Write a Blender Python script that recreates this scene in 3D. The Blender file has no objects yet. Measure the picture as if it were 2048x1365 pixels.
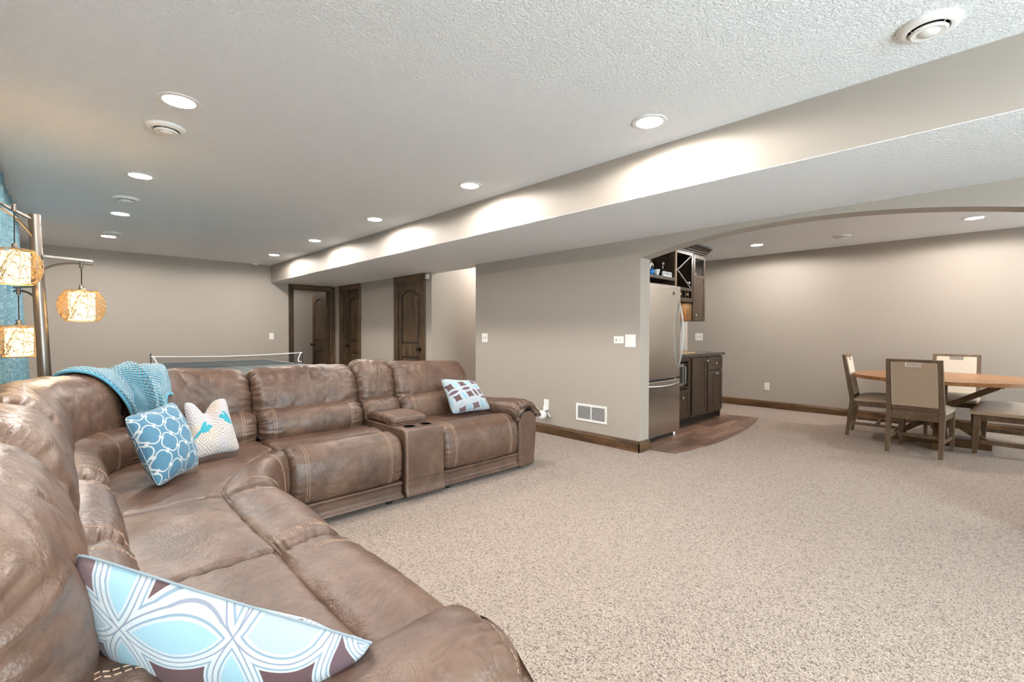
import bpy, bmesh, math, random
from math import sin, cos, pi, sqrt, radians as R
from mathutils import Vector, Matrix, noise

# ------------------------------------------------------------------ camera, world, light
scene = bpy.context.scene
C = scene.collection
HC, HS = 2.457, 2.137            # ceiling, soffit underside
X1, X2, X3 = 2.91, 4.163, 8.17   # soffit face, middle wall face, far right wall face
XT = X2 + 0.18                   # back of the middle wall
XL, YB, YF = -0.42, 9.63, -2.6   # left wall, back wall, wall behind the camera

yaw, pitch, roll = R(43.9276), R(-1.0553), R(0.1485)
Fv = Vector((sin(yaw)*cos(pitch), cos(yaw)*cos(pitch), sin(pitch)))
Rv = Vector((cos(yaw), -sin(yaw), 0)); Uv = Rv.cross(Fv)
R2 = Rv*cos(roll)+Uv*sin(roll); U2 = Uv*cos(roll)-Rv*sin(roll)
cd = bpy.data.cameras.new('camera'); cam = bpy.data.objects.new('camera', cd); C.objects.link(cam)
cd.sensor_width = 36; cd.lens = 36*940.595/2048; cd.clip_start = 0.02; cd.clip_end = 200
mw = Matrix((R2, U2, -Fv)).transposed().to_4x4(); mw.translation = Vector((0, 0, 1.2))
cam.matrix_world = mw
scene.camera = cam

w = bpy.data.worlds.new('sky'); scene.world = w; w.use_nodes = True
bg = w.node_tree.nodes['Background']
bg.inputs['Color'].default_value = (0.84, 0.92, 1.0, 1); bg.inputs['Strength'].default_value = 13.5

def area(name, loc, rot, sx, sy, power, col, portal=False):
    l = bpy.data.lights.new(name, 'AREA'); l.shape = 'RECTANGLE'; l.size = sx; l.size_y = sy; l.energy = power; l.color = col
    o = bpy.data.objects.new(name, l); C.objects.link(o); o.location = loc; o.rotation_euler = rot
    if portal: l.cycles.is_portal = True
    return o
# portals sample the sky through the left window and two added, unseen openings
area('window_portal', (XL-0.10, 6.4, 1.1), (0, R(-90), 0), 1.5, 1.3, 1, (1, 1, 1), True)
area('added_dining_portal', (6.8, YF-0.10, 1.35), (R(90), 0, 0), 1.2, 1.3, 1, (1, 1, 1), True)
area('added_patio_portal', (1.25, YF-0.10, 1.1), (R(90), 0, 0), 2.5, 2.0, 1, (1, 1, 1), True)

CAN_W = 46.0                      # watts of each recessed light
CAN_COL = (1.0, 0.955, 0.90)
scene.view_settings.view_transform = 'Standard'
scene.view_settings.look = 'None'
scene.view_settings.gamma = 1
scene.view_settings.use_curve_mapping = False
scene.view_settings.exposure = 0.78
cy = scene.cycles
cy.use_denoising = True
cy.max_bounces = 10; cy.diffuse_bounces = 6; cy.glossy_bounces = 4; cy.transmission_bounces = 6; cy.transparent_max_bounces = 12
cy.sample_clamp_indirect = 6; cy.caustics_reflective = False; cy.caustics_refractive = False

random.seed(7)

# ------------------------------------------------------------------ object helpers
def link(name, data, parent=None):
    o = bpy.data.objects.new(name, data); C.objects.link(o)
    if parent: o.parent = parent
    return o
def tag(o, label, cat, group=None):
    o['label'] = label; o['category'] = cat
    if group: o['group'] = group
    return o
def thing(name, label, cat, loc=(0, 0, 0), rz=0, group=None):
    o = link(name, None); o.location = loc; o.rotation_euler = (0, 0, rz); o.empty_display_size = .1
    return tag(o, label, cat, group)
def struct(o):
    o['kind'] = 'structure'; return o
def base_of(o):
    v = Vector((0, 0, 0))
    while o is not None:
        v += o.location; o = o.parent
    return v
def dup(o, parent=None):
    c = o.copy(); C.objects.link(c)
    if parent: c.parent = parent
    for ch in [x for x in bpy.data.objects if x.parent == o]:
        dup(ch, c)
    return c

class MB:
    def __init__(s): s.v = []; s.f = []; s.uv = None
    def add(s, v, f):
        n = len(s.v); s.v += [Vector(p) for p in v]; s.f += [[i+n for i in q] for q in f]; return s
    def box(s, x0, x1, y0, y1, z0, z1):
        return s.add([(x0,y0,z0),(x1,y0,z0),(x1,y1,z0),(x0,y1,z0),(x0,y0,z1),(x1,y0,z1),(x1,y1,z1),(x0,y1,z1)],
                     [(3,2,1,0),(4,5,6,7),(0,1,5,4),(1,2,6,5),(2,3,7,6),(3,0,4,7)])
    def hexa(s, bottom, top):        # 4 points each, same winding
        return s.add(list(bottom)+list(top), [(3,2,1,0),(4,5,6,7),(0,1,5,4),(1,2,6,5),(2,3,7,6),(3,0,4,7)])
    def prism(s, poly, a0, a1, axis='y'):   # polygon in the other two axes, extruded
        n = len(poly)
        def P(p, a):
            return {'y': (p[0], a, p[1]), 'x': (a, p[0], p[1]), 'z': (p[0], p[1], a)}[axis]
        v = [P(p, a0) for p in poly]+[P(p, a1) for p in poly]
        f = [list(range(n)), list(range(2*n-1, n-1, -1))]+[[i, (i+1) % n, n+(i+1) % n, n+i] for i in range(n)]
        return s.add(v, f)
    def tube(s, pts, r, n=8, cap=True, closed=False):
        pts = [Vector(p) for p in pts]; m = len(pts); rr = r if hasattr(r, '__len__') else [r]*m
        v = []; prev = None
        for i, p in enumerate(pts):
            if closed: t = (pts[(i+1) % m]-pts[i-1]).normalized()
            else: t = (pts[min(i+1, m-1)]-pts[max(i-1, 0)]).normalized()
            if prev is None:
                a = Vector((0, 0, 1)) if abs(t.z) < .9 else Vector((1, 0, 0))
                prev = t.cross(a).normalized()
            u = (prev-t*prev.dot(t)).normalized(); prev = u; w2 = t.cross(u)
            v += [p+(u*cos(2*pi*k/n)+w2*sin(2*pi*k/n))*rr[i] for k in range(n)]
        f = []
        for i in range(m if closed else m-1):
            j = (i+1) % m
            f += [(i*n+k, i*n+(k+1) % n, j*n+(k+1) % n, j*n+k) for k in range(n)]
        if cap and not closed: f += [list(range(n-1, -1, -1)), list(range((m-1)*n, m*n))]
        return s.add(v, f)
    def lathe(s, prof, c=(0, 0, 0), n=32, axis='z'):   # prof of (r, h)
        c = Vector(c); v = []; m = len(prof)
        for r_, h in prof:
            for k in range(n):
                a = 2*pi*k/n; p = (r_*cos(a), r_*sin(a), h)
                if axis == 'x': p = (h, r_*cos(a), r_*sin(a))
                if axis == 'y': p = (r_*cos(a), h, r_*sin(a))
                v.append(c+Vector(p))
        f = [(i*n+k, i*n+(k+1) % n, (i+1)*n+(k+1) % n, (i+1)*n+k) for i in range(m-1) for k in range(n)]
        if prof[0][0] > 1e-6: f.append(list(range(n-1, -1, -1)))
        if prof[-1][0] > 1e-6: f.append(list(range((m-1)*n, m*n)))
        return s.add(v, f)
    def build(s, name, mat, parent=None, smooth=False, bevel=0, local=False, seg=2):
        off = Vector((0, 0, 0)) if (local or parent is None) else base_of(parent)
        me = bpy.data.meshes.new(name); me.from_pydata([tuple(p-off) for p in s.v], [], s.f)
        bm = bmesh.new(); bm.from_mesh(me)
        bmesh.ops.remove_doubles(bm, verts=bm.verts, dist=1e-6)
        bmesh.ops.recalc_face_normals(bm, faces=bm.faces); bm.to_mesh(me); bm.free()
        me.materials.append(mat)
        if smooth:
            me.polygons.foreach_set('use_smooth', [True]*len(me.polygons))
            try: me.set_sharp_from_angle(angle=R(42))
            except Exception: pass
        o = link(name, me, parent)
        if bevel:
            b = o.modifiers.new('bevel', 'BEVEL'); b.width = bevel; b.segments = seg; b.limit_method = 'ANGLE'; b.angle_limit = R(40)
        return o
def bx(name, mat, parent, x0, x1, y0, y1, z0, z1, bevel=0, **k):
    return MB().box(x0, x1, y0, y1, z0, z1).build(name, mat, parent, bevel=bevel, **k)

# ------------------------------------------------------------------ material helpers
class X:
    """one value in a shader graph, with arithmetic"""
    def __init__(s, nt, v): s.nt = nt; s.v = v
    def op(s, o, *a):
        n = s.nt.nodes.new('ShaderNodeMath'); n.operation = o
        for i, x in enumerate((s,)+a):
            x = x.v if isinstance(x, X) else x
            if isinstance(x, (int, float)): n.inputs[i].default_value = x
            else: s.nt.links.new(x, n.inputs[i])
        return X(s.nt, n.outputs[0])
    def __add__(s, o): return s.op('ADD', o)
    def __sub__(s, o): return s.op('SUBTRACT', o)
    def __mul__(s, o): return s.op('MULTIPLY', o)
    def __truediv__(s, o): return s.op('DIVIDE', o)
    def abs(s): return s.op('ABSOLUTE')
    def fract(s): return s.op('FRACT')
    def floor(s): return s.op('FLOOR')
    def sqrt(s): return s.op('SQRT')
    def sin(s): return s.op('SINE')
    def lt(s, o): return s.op('LESS_THAN', o)
    def gt(s, o): return s.op('GREATER_THAN', o)
    def min(s, o): return s.op('MINIMUM', o)
    def max(s, o): return s.op('MAXIMUM', o)
    def mod(s, o): return s.op('FLOORED_MODULO', o)
def dist2(x, y, a, b):
    dx = x-a; dy = y-b
    return (dx*dx+dy*dy).sqrt()

class Mat:
    def __init__(s, name, col=(.5, .5, .5), rough=.5, metal=0, spec=.5, sheen=0, emit=None, estr=0, alpha=1):
        m = bpy.data.materials.new(name); m.use_nodes = True; s.m = m; s.nt = m.node_tree
        s.b = s.nt.nodes['Principled BSDF']; s.out = s.nt.nodes['Material Output']
        i = s.b.inputs
        i['Base Color'].default_value = (*col, 1); i['Roughness'].default_value = rough; i['Metallic'].default_value = metal
        i['Specular IOR Level'].default_value = spec; i['Alpha'].default_value = alpha
        if sheen: i['Sheen Weight'].default_value = sheen; i['Sheen Roughness'].default_value = .5
        if emit: i['Emission Color'].default_value = (*emit, 1); i['Emission Strength'].default_value = estr
        s._tc = None; s._h = None
    def n(s, t, **k):
        n = s.nt.nodes.new('ShaderNode'+t)
        for a, b in k.items(): setattr(n, a, b)
        return n
    def l(s, a, b): s.nt.links.new(a, b)
    def co(s, which='Object', scale=(1, 1, 1), rot=(0, 0, 0)):
        if s._tc is None: s._tc = s.n('TexCoord')
        mp = s.n('Mapping'); mp.inputs['Scale'].default_value = scale; mp.inputs['Rotation'].default_value = rot
        s.l(s._tc.outputs[which], mp.inputs['Vector']); return mp.outputs[0]
    def noise(s, scale, detail=4, rough=.55, dist=0, vec=None, sc=(1, 1, 1)):
        n = s.n('TexNoise'); n.inputs['Scale'].default_value = scale; n.inputs['Detail'].default_value = detail
        n.inputs['Roughness'].default_value = rough; n.inputs['Distortion'].default_value = dist
        s.l(vec or s.co(scale=sc), n.inputs['Vector']); return n.outputs['Fac']
    def voro(s, scale, feature='F1', vec=None, sc=(1, 1, 1), out='Distance'):
        n = s.n('TexVoronoi', feature=feature); n.inputs['Scale'].default_value = scale
        s.l(vec or s.co(scale=sc), n.inputs['Vector']); return n.outputs[out]
    def ramp(s, fac, stops):
        r_ = s.n('ValToRGB'); e = r_.color_ramp.elements
        while len(e) < len(stops): e.new(.5)
        for q, (p, c) in zip(e, stops): q.position = p; q.color = (*c, 1)
        s.l(fac.v if isinstance(fac, X) else fac, r_.inputs[0]); return r_.outputs[0]
    def mix(s, fac, a, b, blend='MIX'):
        n = s.n('Mix', data_type='RGBA', blend_type=blend)
        for sock, v in ((n.inputs[0], fac), (n.inputs[6], a), (n.inputs[7], b)):
            v = v.v if isinstance(v, X) else v
            if isinstance(v, (int, float)): sock.default_value = v
            elif isinstance(v, tuple): sock.default_value = (*v, 1)
            else: s.l(v, sock)
        return n.outputs[2]
    def color(s, sock): s.l(sock, s.b.inputs['Base Color']); return s
    def roughness(s, fac, lo, hi):
        mr = s.n('MapRange'); mr.inputs['To Min'].default_value = lo; mr.inputs['To Max'].default_value = hi
        s.l(fac, mr.inputs['Value']); s.l(mr.outputs[0], s.b.inputs['Roughness']); return s
    def bump(s, h, strength, dist=.01):
        b = s.n('Bump'); b.inputs['Strength'].default_value = strength; b.inputs['Distance'].default_value = dist
        s.l(h.v if isinstance(h, X) else h, b.inputs['Height'])
        if s._h is not None: s.l(s._h, b.inputs['Normal'])
        s._h = b.outputs[0]; s.l(s._h, s.b.inputs['Normal']); return s
    def uv(s, scale=1.0):
        if s._tc is None: s._tc = s.n('TexCoord')
        sp = s.n('SeparateXYZ'); s.l(s._tc.outputs['UV'], sp.inputs[0])
        return X(s.nt, sp.outputs[0])*scale, X(s.nt, sp.outputs[1])*scale

# ------------------------------------------------------------------ materials
def m_wall():
    m = Mat('wall_paint', (.365, .328, .282), .62, spec=.35)
    m.color(m.mix(m.noise(1.2, 2), (.372, .328, .284), (.384, .340, .294)))
    return m.bump(m.noise(160, 2), .12, .002).m
def m_ceiling():
    m = Mat('ceiling_texture', (.915, .925, .93), .9, spec=.2)
    a = m.noise(75, 5, .6, .6)
    return m.bump(m.ramp(a, [(.38, (0, 0, 0)), (.62, (1, 1, 1))]), .75, .008).bump(m.noise(260, 2), .15, .002).m
def m_carpet():
    m = Mat('carpet', (.6, .5, .42), .95, spec=.1, sheen=.25)
    vc = m.voro(150, 'F1', out='Color'); sp = m.n('SeparateColor'); m.l(vc, sp.inputs[0])
    f = m.noise(120, 3, .7, .4); big = m.noise(1.1, 3, .6, .5)
    c = m.ramp(sp.outputs[0], [(.0, (.15, .115, .095)), (.12, (.25, .20, .165)), (.22, (.47, .395, .34)), (.6, (.56, .485, .42)), (1., (.66, .59, .525))])
    c = m.mix(m.ramp(f, [(.36, (.85, .85, .85)), (.50, (0, 0, 0))]), c, (.25, .20, .165))
    c = m.mix(m.ramp(big, [(.35, (0, 0, 0)), (.65, (.22, .22, .22))]), c, (.45, .38, .325))
    c = m.mix(1.0, c, (.84, .77, .72), 'MULTIPLY')
    m.color(c)
    return m.bump(m.voro(150), .8, .010).bump(m.noise(55, 2), .4, .012).m
def m_leather(name, tone=1.0, pebble=.26, wr=1.0):
    m = Mat(name, (.2, .12, .08), .45, spec=.55)
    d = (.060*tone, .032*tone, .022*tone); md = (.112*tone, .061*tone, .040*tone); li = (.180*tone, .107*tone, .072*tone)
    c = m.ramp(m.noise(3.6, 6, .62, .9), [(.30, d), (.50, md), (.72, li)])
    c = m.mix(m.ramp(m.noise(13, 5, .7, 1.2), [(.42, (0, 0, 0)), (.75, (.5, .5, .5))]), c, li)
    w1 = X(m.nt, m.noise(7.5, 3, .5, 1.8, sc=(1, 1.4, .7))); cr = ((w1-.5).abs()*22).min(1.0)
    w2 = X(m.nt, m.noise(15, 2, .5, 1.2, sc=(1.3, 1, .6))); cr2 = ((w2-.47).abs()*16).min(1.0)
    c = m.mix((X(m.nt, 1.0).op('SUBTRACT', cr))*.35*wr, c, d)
    m.color(c); m.roughness(m.noise(9, 4), .31, .49)
    m.bump(m.noise(6.5, 7, .62, 1.6, sc=(1, 1.5, 1)), .20*wr, .024)
    m.bump(cr, .13*wr, .005); m.bump(cr2, .10*wr, .003)
    m.bump(m.voro(230, 'SMOOTH_F1'), pebble, .0025)
    return m.m
def m_wood(name, dark, mid, light, rough=.42, axis='z', scale=1.0, knots=True):
    m = Mat(name, mid, rough, spec=.4)
    st = {'z': (1, 1, .09), 'x': (.09, 1, 1), 'y': (1, .09, 1)}[axis]
    g = m.noise(22*scale, 6, .65, 1.3, sc=st); b = m.noise(2.6*scale, 4, .6, .6, sc=tuple(min(1, q*4) for q in st))
    c = m.ramp(g, [(.30, dark), (.52, mid), (.74, light)])
    c = m.mix(m.ramp(b, [(.34, (0, 0, 0)), (.68, (.75, .75, .75))]), c, dark)
    if knots:
        k = m.voro(2.3*scale, 'F1', sc=tuple(min(1, q*5) for q in st))
        c = m.mix(m.ramp(k, [(.05, (.9, .9, .9)), (.17, (0, 0, 0))]), c, tuple(q*.3 for q in dark))
    m.color(c); return m.bump(g, .18, .003).m
def m_linen(name, col):
    m = Mat(name, col, .9, spec=.15, sheen=.2)
    a = m.noise(260, 2, sc=(1, 1, .12)); b = m.noise(260, 2, sc=(.12, .12, 1))
    m.color(m.mix(m.mix(.5, a, b), tuple(c*.82 for c in col), tuple(min(1, c*1.12) for c in col)))
    return m.bump(a, .2, .002).bump(b, .2, .002).m
def m_plain(name, col, rough=.5, metal=0, **k): return Mat(name, col, rough, metal, **k).m
def m_steel():
    m = Mat('brushed_steel', (.60, .575, .54), .24, 1)
    n = m.noise(60, 3, sc=(.02, 1, 1)); m.roughness(n, .16, .32)
    return m.bump(n, .05, .002).bump(m.noise(2.6, 2), .10, .03).m

def m_circles(name='circle_print'):
    m = Mat(name, (.7, .75, .76), .88, spec=.15, sheen=.2)
    u0, v0 = m.uv(3.0); u = u0*.97+v0*.24+.25; v = v0*.97-u0*.24+.1
    fu, fv = u.fract(), v.fract()
    ds = [dist2(fu, fv, a, b) for a in (0., 1.) for b in (0., 1.)]
    r = .7071
    cnt = ds[0].lt(r)
    for d in ds[1:]: cnt = cnt+d.lt(r)
    petal = cnt.gt(1.5)
    edge = (ds[0]-r).abs()
    for d in ds[1:]: edge = edge.min((d-r).abs())
    edge2 = (ds[0]-(r-.155)).abs()
    for d in ds[1:]: edge2 = edge2.min((d-(r-.155)).abs())
    iu, iv = (u+.5).floor(), (v+.5).floor()
    hsh = ((iu*12.9898+iv*78.233).sin()*437.585).fract()
    h2 = (((u+v).floor()*39.3+(u-v).floor()*11.1).sin()*917.3).fract()
    dia = m.ramp(hsh, [(.0, (.105, .060, .062)), (.42, (.20, .37, .45)), (.58, (.15, .095, .10)), (.86, (.28, .32, .34))])
    pet = m.ramp(h2, [(.0, (.27, .42, .49)), (.27, (.12, .075, .085)), (.62, (.22, .39, .47)), (.85, (.33, .38, .41))])
    for n_ in m.nt.nodes:
        if n_.type == 'VALTORGB': n_.color_ramp.interpolation = 'CONSTANT'
    c = m.mix(petal, dia, pet)
    c = m.mix(edge.lt(.080), c, (.43, .46, .48))
    c = m.mix(edge.lt(.058), c, (.20, .27, .33))
    c = m.mix(edge.lt(.042), c, (.45, .48, .49))
    c = m.mix(edge.lt(.007), c, (.22, .24, .29))
    m.color(c)
    return m.bump(m.noise(330, 2), .35, .002).m
def m_trellis():
    m = Mat('trellis_print', (.1, .3, .5), .88, spec=.15, sheen=.2)
    u, v = m.uv(1.0)
    a = u*3.9+.2; b = v*3.9+.35
    # lattice of quatrefoils on the diagonal grid
    s_ = (a+b)*.7071; t_ = (b-a)*.7071
    fs = (s_*1.0).fract()-.5; ft = (t_*1.0).fract()-.5
    x = (fs+ft)*.7071; y = (ft-fs)*.7071
    q = x.abs(); w_ = y.abs()
    d = dist2(q, w_, .20, 0.0).min(dist2(q, w_, 0.0, .20))-.295
    band = d.abs().lt(.030)
    kn = dist2(fs.abs(), ft.abs(), .5, 0.0).min(dist2(fs.abs(), ft.abs(), 0.0, .5)).lt(.075)
    blue = m.mix(m.noise(120, 3), (.052, .150, .235), (.095, .22, .31))
    m.color(m.mix(band.max(kn), blue, (.50, .52, .51)))
    return m.bump(m.noise(300, 2), .35, .002).m
def m_birds():
    m = Mat('bird_print', (.75, .72, .7), .88, spec=.15, sheen=.2)
    u, v = m.uv(1.0)
    s_ = u*4.0; t_ = v*4.0
    d = (s_.fract()-.5).abs()+(t_.fract()-.5).abs()
    st = ((d*4.2).fract()-.5).abs().lt(.20)
    hsh = ((s_.floor()*7.13+t_.floor()*3.7).sin()*43.7).fract()
    tone = m.ramp(hsh, [(.0, (.34, .27, .215)), (.5, (.30, .285, .33)), (.85, (.37, .26, .15))])
    c = m.mix(st, (.50, .485, .48), tone)
    def ell(cx, cy, ax, ay, ang):
        ca, sa = cos(ang), sin(ang); dx = u-cx; dy = v-cy
        p = (dx*ca+dy*sa)/ax; q = (dy*ca-dx*sa)/ay
        return (p*p+q*q).lt(1.0)
    bird = None
    for (cx, cy, fl) in ((.30, .44, 1), (.80, .52, -1)):
        for e in ((cx, cy, .12, .065, .5*fl), (cx+.115*fl, cy+.075, .05, .042, 0), (cx-.15*fl, cy-.08, .11, .025, .6*fl), (cx+.0, cy+.08, .032, .11, -.7*fl)):
            x_ = ell(*e); bird = x_ if bird is None else bird.max(x_)
    m.color(m.mix(bird, c, (.03, .27, .34)))
    return m.bump(m.noise(300, 2), .3, .002).m
def m_blanket():
    m = Mat('waffle_throw', (.1, .4, .55), .95, spec=.1, sheen=.8)
    u, v = m.uv(1.0)
    wv = ((u*300).sin()*(v*260).sin())
    m.color(m.mix(m.noise(7, 3), (.05, .26, .40), (.11, .36, .46)))
    return m.bump(wv, .8, .012).bump(m.noise(200, 2), .3, .003).m

M = {}
M['wall'] = m_wall(); M['ceiling'] = m_ceiling(); M['carpet'] = m_carpet()
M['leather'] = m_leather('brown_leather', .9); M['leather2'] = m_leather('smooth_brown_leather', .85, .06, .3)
M['alder'] = m_wood('stained_alder', (.026, .014, .007), (.100, .058, .027), (.225, .140, .066), .4)
M['alder_dark'] = m_wood('stained_alder_dark', (.014, .008, .004), (.040, .023, .011), (.085, .052, .025), .4)  # darker wood colour for the door core that shows between the panels
M['alder_h'] = m_wood('stained_alder_long', (.034, .016, .008), (.150, .078, .034), (.30, .17, .075), .4, 'y')
M['alder_x'] = m_wood('stained_alder_cross', (.034, .018, .009), (.140, .080, .038), (.28, .17, .08), .4, 'x')
M['cabinet'] = m_wood('cabinet_wood', (.027, .016, .010), (.068, .041, .025), (.115, .072, .045), .38, 'z', 1.4, False)
M['cabinet_dark'] = m_plain('cabinet_inside', (.016, .011, .009), .6)
M['ply_edge'] = m_wood('light_wood_edge', (.30, .19, .10), (.42, .28, .16), (.52, .36, .22), .5, 'z', 2, False)
M['greywood'] = m_wood('weathered_oak', (.120, .078, .047), (.215, .147, .093), (.30, .215, .145), .55, 'z', 2.0, False)
M['tabletop'] = m_wood('honey_wood_top', (.24, .105, .036), (.40, .195, .075), (.52, .29, .13), .3, 'y', 1.5, False)
M['tablebase'] = m_wood('honey_wood_base', (.11, .060, .024), (.20, .115, .048), (.30, .18, .08), .5, 'z', 1.5, False)
M['linen_back'] = m_linen('beige_linen', (.56, .46, .35)); M['linen'] = m_linen('cream_linen', (.72, .63, .52))
M['white_paint'] = m_plain('white_metal', (.78, .77, .74), .4)
M['white_plastic'] = m_plain('white_plastic', (.80, .79, .76), .35)
M['slot'] = m_plain('dark_slot', (.03, .03, .03), .7)
M['black'] = m_plain('black_plastic', (.012, .012, .012), .5)
M['bronze'] = m_plain('dark_bronze', (.03, .022, .016), .35, .9)
M['nickel'] = m_plain('satin_nickel', (.55, .52, .48), .3, 1)
M['pole'] = m_plain('brushed_bronze_pole', (.19, .168, .145), .34, 1)
M['steel'] = m_steel(); M['steel_h'] = m_plain('steel_handle', (.34, .33, .315), .38, 1)
M['granite'] = Mat('dark_counter', (.06, .045, .038), .25, spec=.5)
_g = M['granite']; M['granite'] = _g.color(_g.ramp(_g.noise(90, 3), [(.35, (.03, .023, .02)), (.6, (.075, .057, .047)), (.75, (.15, .115, .095))])).m
M['lens'] = Mat('lamp_lens', (1, 1, 1), .5, emit=(1, .96, .9), estr=14).m
M['shade'] = Mat('lit_drum_shade', (.9, .8, .6), .8, emit=(1.0, .74, .36), estr=3.4).m
M['wicker'] = m_plain('honey_wicker', (.36, .215, .085), .6)
M['thread'] = m_plain('tan_thread', (.50, .34, .24), .8)
M['circles'] = m_circles(); M['trellis'] = m_trellis(); M['birds'] = m_birds(); M['blanket'] = m_blanket()
M['tile'] = None; M['piping'] = m_plain('pillow_seam', (.24, .29, .32), .9)
def m_tile():
    m = Mat('copper_tile', (.4, .18, .06), .35)
    b = m.n('TexBrick'); m.l(m.co(rot=(R(90), 0, 0)), b.inputs['Vector']); b.inputs['Scale'].default_value = 12
    b.inputs['Color1'].default_value = (.45, .20, .07, 1); b.inputs['Color2'].default_value = (.32, .13, .05, 1); b.inputs['Mortar'].default_value = (.12, .07, .04, 1)
    return m.color(b.outputs[0]).m
M['tile'] = m_tile()
M['ppt'] = m_plain('table_tennis_green', (.050, .068, .075), .5); M['line'] = m_plain('white_line', (.75, .77, .76), .5)
def m_glass(name, alpha, col=(.9, .95, .95)):
    m = Mat(name, col, .05); t = m.n('BsdfTransparent'); g = m.n('BsdfGlossy'); g.inputs['Roughness'].default_value = .03
    mx = m.n('MixShader'); mx.inputs[0].default_value = alpha
    t.inputs[0].default_value = (*col, 1)
    m.l(t.outputs[0], mx.inputs[1]); m.l(g.outputs[0], mx.inputs[2]); m.l(mx.outputs[0], m.out.inputs['Surface']); return m.m
M['glass'] = m_glass('window_glass', .06); M['clear'] = m_glass('clear_glass', .22, (.80, .85, .85))
def m_net():
    m = Mat('net_mesh', (.02, .025, .03), .8); t = m.n('BsdfTransparent'); mx = m.n('MixShader'); mx.inputs[0].default_value = .28
    m.l(t.outputs[0], mx.inputs[1]); m.l(m.b.outputs[0], mx.inputs[2]); m.l(mx.outputs[0], m.out.inputs['Surface']); return m.m
M['net'] = m_net()
def m_curtain():
    m = Mat('blue_curtain', (.25, .50, .62), .9, spec=.1)
    n = m.noise(26, 5, .65, .3, sc=(.25, .25, 1.6))
    c = m.ramp(n, [(.32, (.085, .185, .235)), (.5, (.145, .265, .315)), (.68, (.28, .36, .38))])
    m.color(c); tr = m.n('BsdfTranslucent'); m.l(c, tr.inputs[0]); mx = m.n('MixShader'); mx.inputs[0].default_value = .018
    m.l(m.b.outputs[0], mx.inputs[1]); m.l(tr.outputs[0], mx.inputs[2]); m.l(mx.outputs[0], m.out.inputs['Surface']); return m.m
M['curtain'] = m_curtain()

# ------------------------------------------------------------------ room shell
floor = struct(MB().box(XL-.4, X3+.3, YF-.3, 12.6, -.2, 0).build('floor', M['carpet']))
mb = MB().box(XL-.2, X3+.2, YF-.2, 12.6, HC, HC+.15)
ceiling = struct(mb.build('ceiling', M['ceiling']))
sof = MB().box(X1, XT, YF, YB, HS, HC)
sof.f = []; sof.f = [(0, 1, 5, 4), (3, 0, 4, 7), (1, 2, 6, 5), (2, 3, 7, 6)]
soffit = struct(MB().box(X1, XT, YF, YB, HS+.004, HC).build('wall_soffit', M['wall']))
struct(MB().box(X1+.001, XT-.001, YF, YB, HS, HS+.006).build('ceiling_soffit', M['ceiling']))

def wall_poly(name, poly, a0, a1, axis):
    return struct(MB().prism(poly, a0, a1, axis).build(name, M['wall']))
# middle wall with the arched opening to the dining room
yc, ah, zs, rise = 1.168, 1.319, 1.944, .150
rad = (ah*ah+rise*rise)/(2*rise)
arch = []
for i in range(41):
    y = yc-ah+2*ah*i/40
    arch.append((y, zs+rise-rad+sqrt(rad*rad-(y-yc)**2)))
wall_poly('wall_center', [(5.05, 0), (5.05, HS), (YF, HS), (YF, 0), (yc-ah, 0)]+arch+[(yc+ah, 0)], X2, XT, 'x')
# wall with two doors beyond the hall
mb = MB()
for y0, y1, z0 in ((6.12, 6.372, 0), (6.372, 7.137, 2.045), (7.137, 8.57, 0), (8.57, 9.32, 2.045), (9.32, YB+.0, 0)):
    mb.box(X2, XT, y0, y1, z0, HS+.01)
struct(mb.build('wall_doors', M['wall']))
struct(MB().box(XT, X3, 6.12, 6.24, 0, HC).build('wall_hall', M['wall']))
struct(MB().box(XT, 7.05, 4.93, 5.05, 0, HC).build('wall_hall_near', M['wall']))
struct(MB().box(XT, 7.05, 3.38, 3.50, 0, HC).build('wall_bar', M['wall']))
struct(MB().box(6.93, 7.05, 3.50, 4.93, 0, HC).build('wall_bar_end', M['wall']))
struct(MB().box(X3, X3+.15, YF, 6.24, 0, HC).build('wall_right', M['wall']))
# back wall with the open doorway
mb = MB()
for x0, x1, z0 in ((XL-.15, 3.31, 0), (3.31, 4.06, 2.045), (4.06, XT, 0)):
    mb.box(x0, x1, YB, YB+.14, z0, HC)
struct(mb.build('wall_back', M['wall']))
# left wall with a window
mb = MB(); wy0, wy1, wz0, wz1 = 5.75, 7.05, .35, 1.85
mb.box(XL-.15, XL, YF, wy0, 0, HC).box(XL-.15, XL, wy1, YB, 0, HC).box(XL-.15, XL, wy0, wy1, 0, wz0).box(XL-.15, XL, wy0, wy1, wz1, HC)
struct(mb.build('wall_left', M['wall']))
# wall behind the camera with an added patio door and dining window for daylight
mb = MB(); px0, px1, pz1 = 0.0, 2.5, 2.1
mb.box(XL-.15, px0, YF-.15, YF, 0, HC).box(px1, 6.2, YF-.15, YF, 0, HC).box(7.4, X3+.15, YF-.15, YF, 0, HC).box(px0, px1, YF-.15, YF, pz1, HC)
mb.box(6.2, 7.4, YF-.15, YF, 0, .7).box(6.2, 7.4, YF-.15, YF, 2.0, HC)
struct(mb.build('wall_front', M['wall']))
# little room behind the open door
mb = MB().box(2.6, 2.72, YB+.14, 12.5, 0, HC).box(2.6, 5.6, 12.4, 12.52, 0, HC).box(5.5, 5.62, YB+.14, 12.5, 0, HC).box(XT, 5.62, YB+.02, YB+.14, 0, HC)
struct(mb.build('wall_back_room', M['wall']))

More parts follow.
